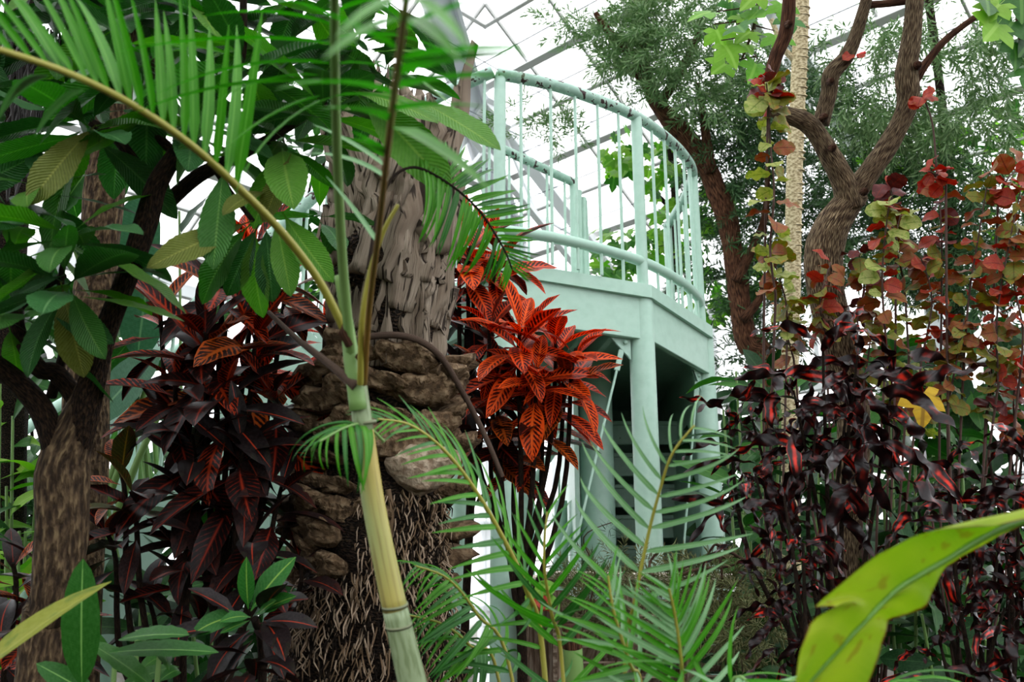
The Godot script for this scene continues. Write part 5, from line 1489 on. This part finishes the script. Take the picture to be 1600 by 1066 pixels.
func undergrowth() -> void:
	var g: Array = M.broad
	var list := [
		["ginger_plant", "dark green ginger clump with long leaves behind the right-hand column", 1180, 4.9, [[1150, 580, 4.9], [1190, 600, 4.8], [1130, 640, 5.0], [1220, 640, 4.8], [1170, 700, 4.7]], "lance", [g[1], g[0], M.fresh[2]], 0.36, 12],
		["broad_ginger", "broad-leaved green clump filling the shade under the twisted croton", 1240, 4.3, [[1210, 760, 4.2], [1280, 740, 4.2], [1160, 800, 4.3], [1340, 780, 4.3], [1200, 880, 4.1], [1290, 860, 4.1]], "broad", g, 0.34, 12],
		["shade_plant", "glossy dark green foliage plant behind the grey post trunk", 1400, 4.2, [[1390, 660, 4.2], [1430, 720, 4.2], [1380, 780, 4.1], [1460, 660, 4.3], [1430, 850, 4.0]], "lance", [g[0], g[1], g[2]], 0.36, 13],
		["edge_plant", "leafy green plant low behind the banana leaf", 1520, 4.1, [[1500, 690, 4.2], [1560, 780, 4.1], [1510, 900, 3.9], [1590, 900, 3.9], [1440, 960, 3.8], [1540, 1000, 3.7]], "broad", [g[0], g[1]], 0.3, 12],
		["low_foliage_plant", "low green foliage plant beneath the stunted croton", 1200, 3.9, [[1170, 930, 3.8], [1220, 960, 3.7], [1260, 1000, 3.6], [1150, 1000, 3.8], [1340, 980, 3.7], [1390, 940, 3.8]], "broad", [g[1], g[0]], 0.24, 12],
		["far_green_plant", "bright green plant beyond the brown trunk at the frame's left", 40, 4.2, [[20, 650, 4.2], [60, 720, 4.2], [10, 760, 4.1], [70, 640, 4.3], [40, 830, 4.1], [0, 600, 4.2]], "lance", M.fresh + [g[0]], 0.34, 13],
		["pale_fan_plant", "pale yellow-green leafed plant low beyond the brown trunk", 40, 3.8, [[30, 830, 3.8], [60, 860, 3.8], [10, 850, 3.8]], "lance", [M.fresh[1], M.fresh[0]], 0.26, 10],
		["back_shrub", "broad dark leaves massed behind the orange croton", 330, 4.4, [[110, 470, 4.5], [280, 330, 4.5], [210, 880, 4.0], [280, 900, 4.0], [340, 840, 4.1]], "broad", [g[1], g[0]], 0.4, 10],
		["cabinet_plant", "feathery-leaved plant growing beside the weathered cabinet", 1100, 3.9, [[1090, 930, 3.8], [1130, 960, 3.7], [1060, 980, 3.7]], "lance", [M.dry, g[1]], 0.2, 14],
		["left_low_plant", "low green plant with arching leaves at the croton's foot", 220, 2.4, [[215, 985, 2.35], [250, 1010, 2.3], [180, 1020, 2.3]], "lance", [M.paddle_green, g[2]], 0.2, 8]]
	for e in list:
		var f := px(e[2], 1250, e[3])
		clump(e[0], e[1], Vector3(f.x, 0, f.z), e[4], e[5], e[6], e[7], e[8])
	# feathery dry weed over the cabinet
	for e in [["feathery_weed", "feathery grey-green weed spilling over the cabinet's pale boards", 960, [[940, 910, 3.9, 60, 30, 0.2, 40], [985, 890, 3.9, 40, 25, 0.2, 25], [930, 960, 3.8, 40, 40, 0.2, 25]]],
			["dry_weed", "dry feathery weed tangled at the foot of the last column", 1130, [[1080, 910, 3.7, 60, 30, 0.2, 45], [1140, 920, 3.6, 60, 40, 0.25, 60], [1170, 980, 3.5, 50, 50, 0.25, 60], [1100, 990, 3.5, 60, 40, 0.25, 40]]]]:
		var f := px(e[2], 1100, 3.8)
		var t := thing(e[0], e[1], "weed", Vector3(f.x, 0, f.z))
		pipe(t, "stem", [Vector3(f.x, 0, f.z), px(e[2], 930, 3.8)], [0.008, 0.004], M.twig, 6)
		var spots := []
		for c in e[3]: cloud(c, c[6], spots, 0.14)
		foliage(t, "foliage", spots, L.feather[0], M.dry)
	var w := thing("fern_sprig", "thin wiry sprig with ferny green leaves before the central pole", "plant", px(905, 1000, 3.7))
	pipe(w, "stem", smooth(pxs([[905, 1000, 3.7], [930, 900, 3.7], [912, 840, 3.7], [960, 815, 3.7]]), 5), [0.004, 0.002], M.twig, 6)
	for e in [[905, 852], [910, 880], [962, 815], [945, 825], [925, 865]]:
		rosette(w, px(e[0], e[1], 3.7), Vector3(r(-1, 1), 1, 0), 9, 0.055, "strap_stiff", [g[0], g[1]], "leaf", 60.0, -20.0, 0.05)
	w = thing("red_sprout", "tiny red and green sprout low between the palm fronds", "plant", px(845, 1000, 2.9))
	pipe(w, "stem", pxs([[846, 1066, 2.9], [842, 960, 2.9], [838, 930, 2.9]]), [0.004, 0.003], M.twig, 6)
	for k in 9: leaf(w, "round", pick([M.copper_red, M.fresh[1], M.fresh[0]]), px(840 + r(-8, 8), 935 + r(-10, 30), 2.9), Vector3(r(-1, 1), r(-0.3, 0.8), 0.3), Vector3(0, 0.4, 1), 0.06)

func far_shrubs() -> void:   # dense shrubs massed along the glass
	var g: Array = M.broad
	for e in [["laurel_shrub", "tall dark laurel-like shrub in the deep shade behind the orange croton", 330, 9.0, [[330, 740, 80, 110], [380, 820, 130, 130], [430, 640, 60, 90], [330, 960, 160, 90]], [g[1], g[0]], 0.3],
			["shade_laurel", "dark leafy shrub in the shade behind the ribbed-leaf tree's trunk", 60, 7.6, [[50, 620, 80, 140], [130, 820, 110, 120], [30, 900, 130, 130], [100, 480, 90, 80]], [g[0], g[1], M.fresh[2]], 0.3],
			["bay_laurel", "dark leafy shrub in the shade behind the stunted croton", 1230, 6.4, [[1210, 680, 90, 110], [1290, 790, 120, 120], [1200, 860, 90, 120], [1300, 950, 130, 100]], [g[1], g[0]], 0.3],
			["hedge_laurel", "dark leafy shrub in the shade behind the grey post trunk and its copper twigs", 1430, 7.0, [[1390, 620, 100, 100], [1450, 740, 110, 120], [1400, 880, 110, 120], [1460, 980, 130, 90]], [g[1], g[0], g[2]], 0.3],
			["fern_laurel", "dark leafy shrub low behind the green-hearted croton", 400, 5.6, [[420, 920, 110, 70], [300, 1010, 150, 60], [470, 1000, 80, 70], [180, 960, 110, 80]], [g[1], g[0]], 0.26],
			["trunk_laurel", "dark leafy shrub low behind the brown tree's foot", 90, 5.2, [[80, 980, 110, 80], [140, 880, 80, 80], [20, 1020, 90, 60], [60, 760, 90, 90]], [g[1], g[0]], 0.26],
			["corner_laurel", "dark leafy shrub in the shade behind the purple croton", 1580, 6.8, [[1560, 580, 90, 110], [1580, 720, 90, 120], [1560, 860, 100, 120], [1590, 980, 100, 90]], [g[1], g[0], g[2]], 0.3]]:
		var f := px(e[2], 1100, e[3])
		var t := thing(e[0], e[1], "shrub", Vector3(f.x, 0, f.z))
		for c in e[4]:
			var top := px(c[0], c[1], e[3])
			pipe(t, "stem", smooth([Vector3(f.x, 0, f.z), Vector3(f.x, 0, f.z).lerp(top, 0.5) + Vector3(r(-0.1, 0.1), 0, 0), top], 4), [0.03, 0.012], M.bark_dark, 7)
			for i in 74:
				var o := rdir() * pow(rng.randf(), 0.5)
				leaf(t, "broad", pick(e[5]), px(c[0] + o.x * c[2], c[1] + o.y * c[3], e[3] + o.z * 0.45), Vector3(o.x + r(-0.6, 0.6), r(-0.9, 0.5), 0.4 + r(-0.5, 0.5)), Vector3(0, 0.7, 0.7) + rdir() * 0.6, e[6] * r(0.8, 1.3) * e[3] / 6.8, "leaf", 1.2)

func paddles() -> void:
	# bird-of-paradise fan at the stair
	var f := px(200, 1250, 4.5)
	var t := thing("paddle_plant", "blue-green paddle-leaved plant fanning before the curved stair", "plant", Vector3(f.x, 0, f.z))
	for e in [[145, 660, 235, 545, 4.3, 0.95, 0], [215, 560, 225, 440, 4.4, 1.1, 0], [190, 480, 215, 300, 4.6, 1.0, 0], [120, 340, 90, 220, 4.6, 1.0, 1], [95, 330, 140, 240, 4.6, 1.1, 1], [170, 330, 190, 240, 4.7, 1.0, 1]]:
		var a := px(e[0], e[1], e[4])
		pipe(t, "leaf_stalk", smooth([Vector3(f.x, 0, f.z), Vector3(f.x, a.y * 0.6, f.z) + Vector3(r(-0.05, 0.05), 0, 0), a], 5), [0.022, 0.014, 0.01], M.rachis_green, 8)
		leaf_px(t, "paddle", [M.paddle, M.paddle_green][e[6]], [e[0], e[1], e[4]], [e[2], e[3], e[4] - 0.15], Vector3(0.2, 0.4, 1), "leaf", 1.3 * e[5])
	for e in [[[205, 640], [150, 820], [120, 900]], [[230, 600], [190, 720], [140, 860]], [[290, 560], [215, 720], [165, 850]]]:
		var ps := []
		for q in e: ps.append([q[0], q[1], 4.25])
		pipe(t, "leaf_stalk", smooth(pxs(ps), 4), [0.012, 0.02], M.rachis_green, 8)
	# two strap-like paddles low at the left
	f = px(130, 1250, 2.0)
	t = thing("broad_paddle", "upright glossy green paddle leaf with pale midrib by the brown trunk", "plant", Vector3(f.x, 0, f.z))
	leaf_px(t, "paddle", M.paddle_green, [128, 1072, 2.0], [122, 882, 1.95], Vector3(0.15, 0.1, 1), "leaf", 0.8)
	leaf_px(t, "paddle", M.paddle_green, [150, 1090, 2.05], [60, 1035, 2.0], Vector3(0, 0.5, 1), "leaf", 1.0)
	leaf_px(t, "paddle", M.paddle_green, [185, 1000, 2.15], [290, 975, 2.1], Vector3(0, 0.9, 0.5), "leaf", 1.0)
	leaf_px(t, "paddle", M.paddle_green, [170, 1020, 2.15], [340, 1000, 2.15], Vector3(0, 0.9, 0.5), "leaf", 0.8)
	leaf_px(t, "paddle", M.broad[2], [240, 1075, 2.2], [150, 995, 2.15], Vector3(0.2, 0.7, 0.6), "leaf", 0.9)
	pipe(t, "leaf_stalk", [Vector3(f.x, 0, f.z), px(128, 1072, 2.0)], [0.012, 0.006], M.rachis_green, 8)
	f = px(-60, 1250, 1.7)
	t = thing("yellowing_leaf_plant", "long narrow yellow-edged leaf crossing the brown trunk's foot", "plant", Vector3(f.x, 0, f.z))
	pipe(t, "leaf_stalk", [Vector3(f.x, 0, f.z), px(-60, 1075, 1.7)], [0.012, 0.006], M.rachis_green, 8)
	leaf_px(t, "lance", M.paddle_yellow, [-60, 1075, 1.7], [145, 885, 1.75], Vector3(-0.35, 0.6, 0.8), "leaf", 1.0)
	# the banana leaf in front
	f = px(1900, 1250, 1.2)
	t = thing("banana_plant", "torn yellow-green banana leaf curving in close before the camera, lower right", "plant", Vector3(f.x, 0, f.z))
	var mid := smooth(pxs([[1640, 800, 1.22], [1558, 827, 1.2], [1472, 878, 1.18], [1403, 920, 1.16], [1352, 971, 1.14], [1300, 1028, 1.13], [1200, 1140, 1.12]]), 6)
	pipe(t, "leaf_stalk", smooth([Vector3(f.x, 0, f.z), px(1905, 1050, 1.26), px(1840, 880, 1.25), px(1750, 805, 1.24), px(1640, 800, 1.22)], 5), [0.03, 0.02, 0.009], M.banana_rib, 10)
	var rib := pipe(t, "leaf_midrib", mid, [0.008, 0.0045, 0.003, 0.002], M.banana_line, 8)
	# upper half-blade and torn lower half-blade, each with thickness of its own
	var upper := [[1600, 812], [1554, 822], [1510, 824], [1472, 827], [1445, 833], [1420, 841], [1369, 868], [1317, 909], [1271, 949], [1307, 947], [1266, 971], [1252, 1009], [1246, 1045], [1238, 1085], [1190, 1150]]
	var lower := [[1602, 820], [1560, 838], [1530, 856], [1498, 874], [1478, 888], [1465, 906], [1456, 930], [1446, 951], [1415, 962], [1390, 968], [1384, 990], [1378, 1012], [1358, 1066], [1330, 1150]]
	for h in 2:
		var edge: Array = [upper, lower][h]
		var b := Builder.new()
		var rows := 40
		var cols := 6
		for s in 2:
			for i in rows + 1:
				var q := float(i) / rows
				var m := along(mid, 0.04 + q * 0.96)
				var e := q * (edge.size() - 1)
				var k := mini(int(e), edge.size() - 2)
				var ex: float = lerpf(edge[k][0], edge[k + 1][0], e - k)
				var ey: float = lerpf(edge[k][1], edge[k + 1][1], e - k)
				var rim := px(ex, ey, 1.2 - 0.09 * q + (-0.05 if h == 0 else 0.05))
				for j in cols + 1:
					var c := float(j) / cols
					var p := m.lerp(rim, c) + Vector3(0, 0.012, 0.012) * sin(PI * c) + Vector3(0, 0, 0.002) * sin(q * 50.0 + c)
					b.vert(p - Vector3(0, 0, 0.0012) * s, Vector2(0.5 + (0.5 if h == 0 else -0.5) * c, q))
		var n := (rows + 1) * (cols + 1)
		for i in rows:
			for j in cols:
				var c := i * (cols + 1) + j
				if h == 0:
					b.quad(c, c + cols + 1, c + cols + 2, c + 1)
				else:
					b.quad(c, c + 1, c + cols + 2, c + cols + 1)
		part(t, "leaf_blade", b.mesh(), M.banana)
	# blades of grass-like leaves low at the right
	f = px(1420, 1250, 1.8)
	t = thing("grassy_clump", "thin bright green arching grass-like leaves beyond the banana leaf's edge", "plant", Vector3(f.x, 0, f.z))
	for e in [[1380, 1075, 1490, 985], [1390, 1075, 1530, 1010], [1400, 1080, 1600, 1020], [1395, 1080, 1560, 985], [1370, 1080, 1440, 1000], [1410, 1085, 1620, 1050], [1385, 1085, 1500, 960]]:
		leaf_px(t, "strap_curved", pick([M.frond, M.broad[2]]), [e[0], e[1], 1.8], [e[2], e[3], 1.75], Vector3(-0.4, 0.9, 0.4), "leaf", 0.75)
		pipe(t, "stem", [Vector3(f.x, 0, f.z), px(e[0], e[1], 1.8)], [0.003, 0.002], M.rachis_green, 5)

func plants() -> void:
	old_palm()
	ribbed_tree()
	forked_tree()
	needle_trees()
	broad_trees()
	crotons()
	twisted_crotons()
	copperleaf()
	undergrowth()
	far_shrubs()
	paddles()
	low_palms()
	cane_palm()


func _ready() -> void:
	rng.seed = 2024
	var cam := Camera3D.new()
	cam.name = "camera"
	add_child(cam)
	cam.position = Vector3(0, EYE, 0)
	cam.rotation.x = PITCH
	cam.near = 0.05
	cam.far = 200.0
	var lens := CameraAttributesPhysical.new()
	lens.frustum_focal_length = 33.77
	lens.exposure_aperture = 5.0
	lens.frustum_focus_distance = 3.6
	cam.attributes = lens
	cam.fov = rad_to_deg(2.0 * atan(533.0 / FOCAL_PX))
	cam.current = true
	var we := WorldEnvironment.new()
	we.name = "environment"
	var env := Environment.new()
	env.background_mode = Environment.BG_SKY
	var sky := Sky.new()
	var sm := ProceduralSkyMaterial.new()   # an even overcast sky
	sm.sky_top_color = Color(0.98, 0.99, 1.0)
	sm.sky_horizon_color = Color(0.94, 0.95, 0.96)
	sm.ground_horizon_color = Color(0.5, 0.5, 0.48)
	sm.ground_bottom_color = Color(0.3, 0.3, 0.28)
	sm.sun_angle_max = 0.0
	sky.sky_material = sm
	env.sky = sky
	env.background_energy_multiplier = 1.0
	env.tonemap_mode = Environment.TONE_MAPPER_LINEAR
	env.tonemap_exposure = 4.0
	env.sdfgi_enabled = true
	env.ssao_enabled = true
	env.ssil_enabled = true
	we.environment = env
	add_child(we)
	make_materials()
	make_leaves()
	glasshouse()
	platform()
	cabinet()
	plants()
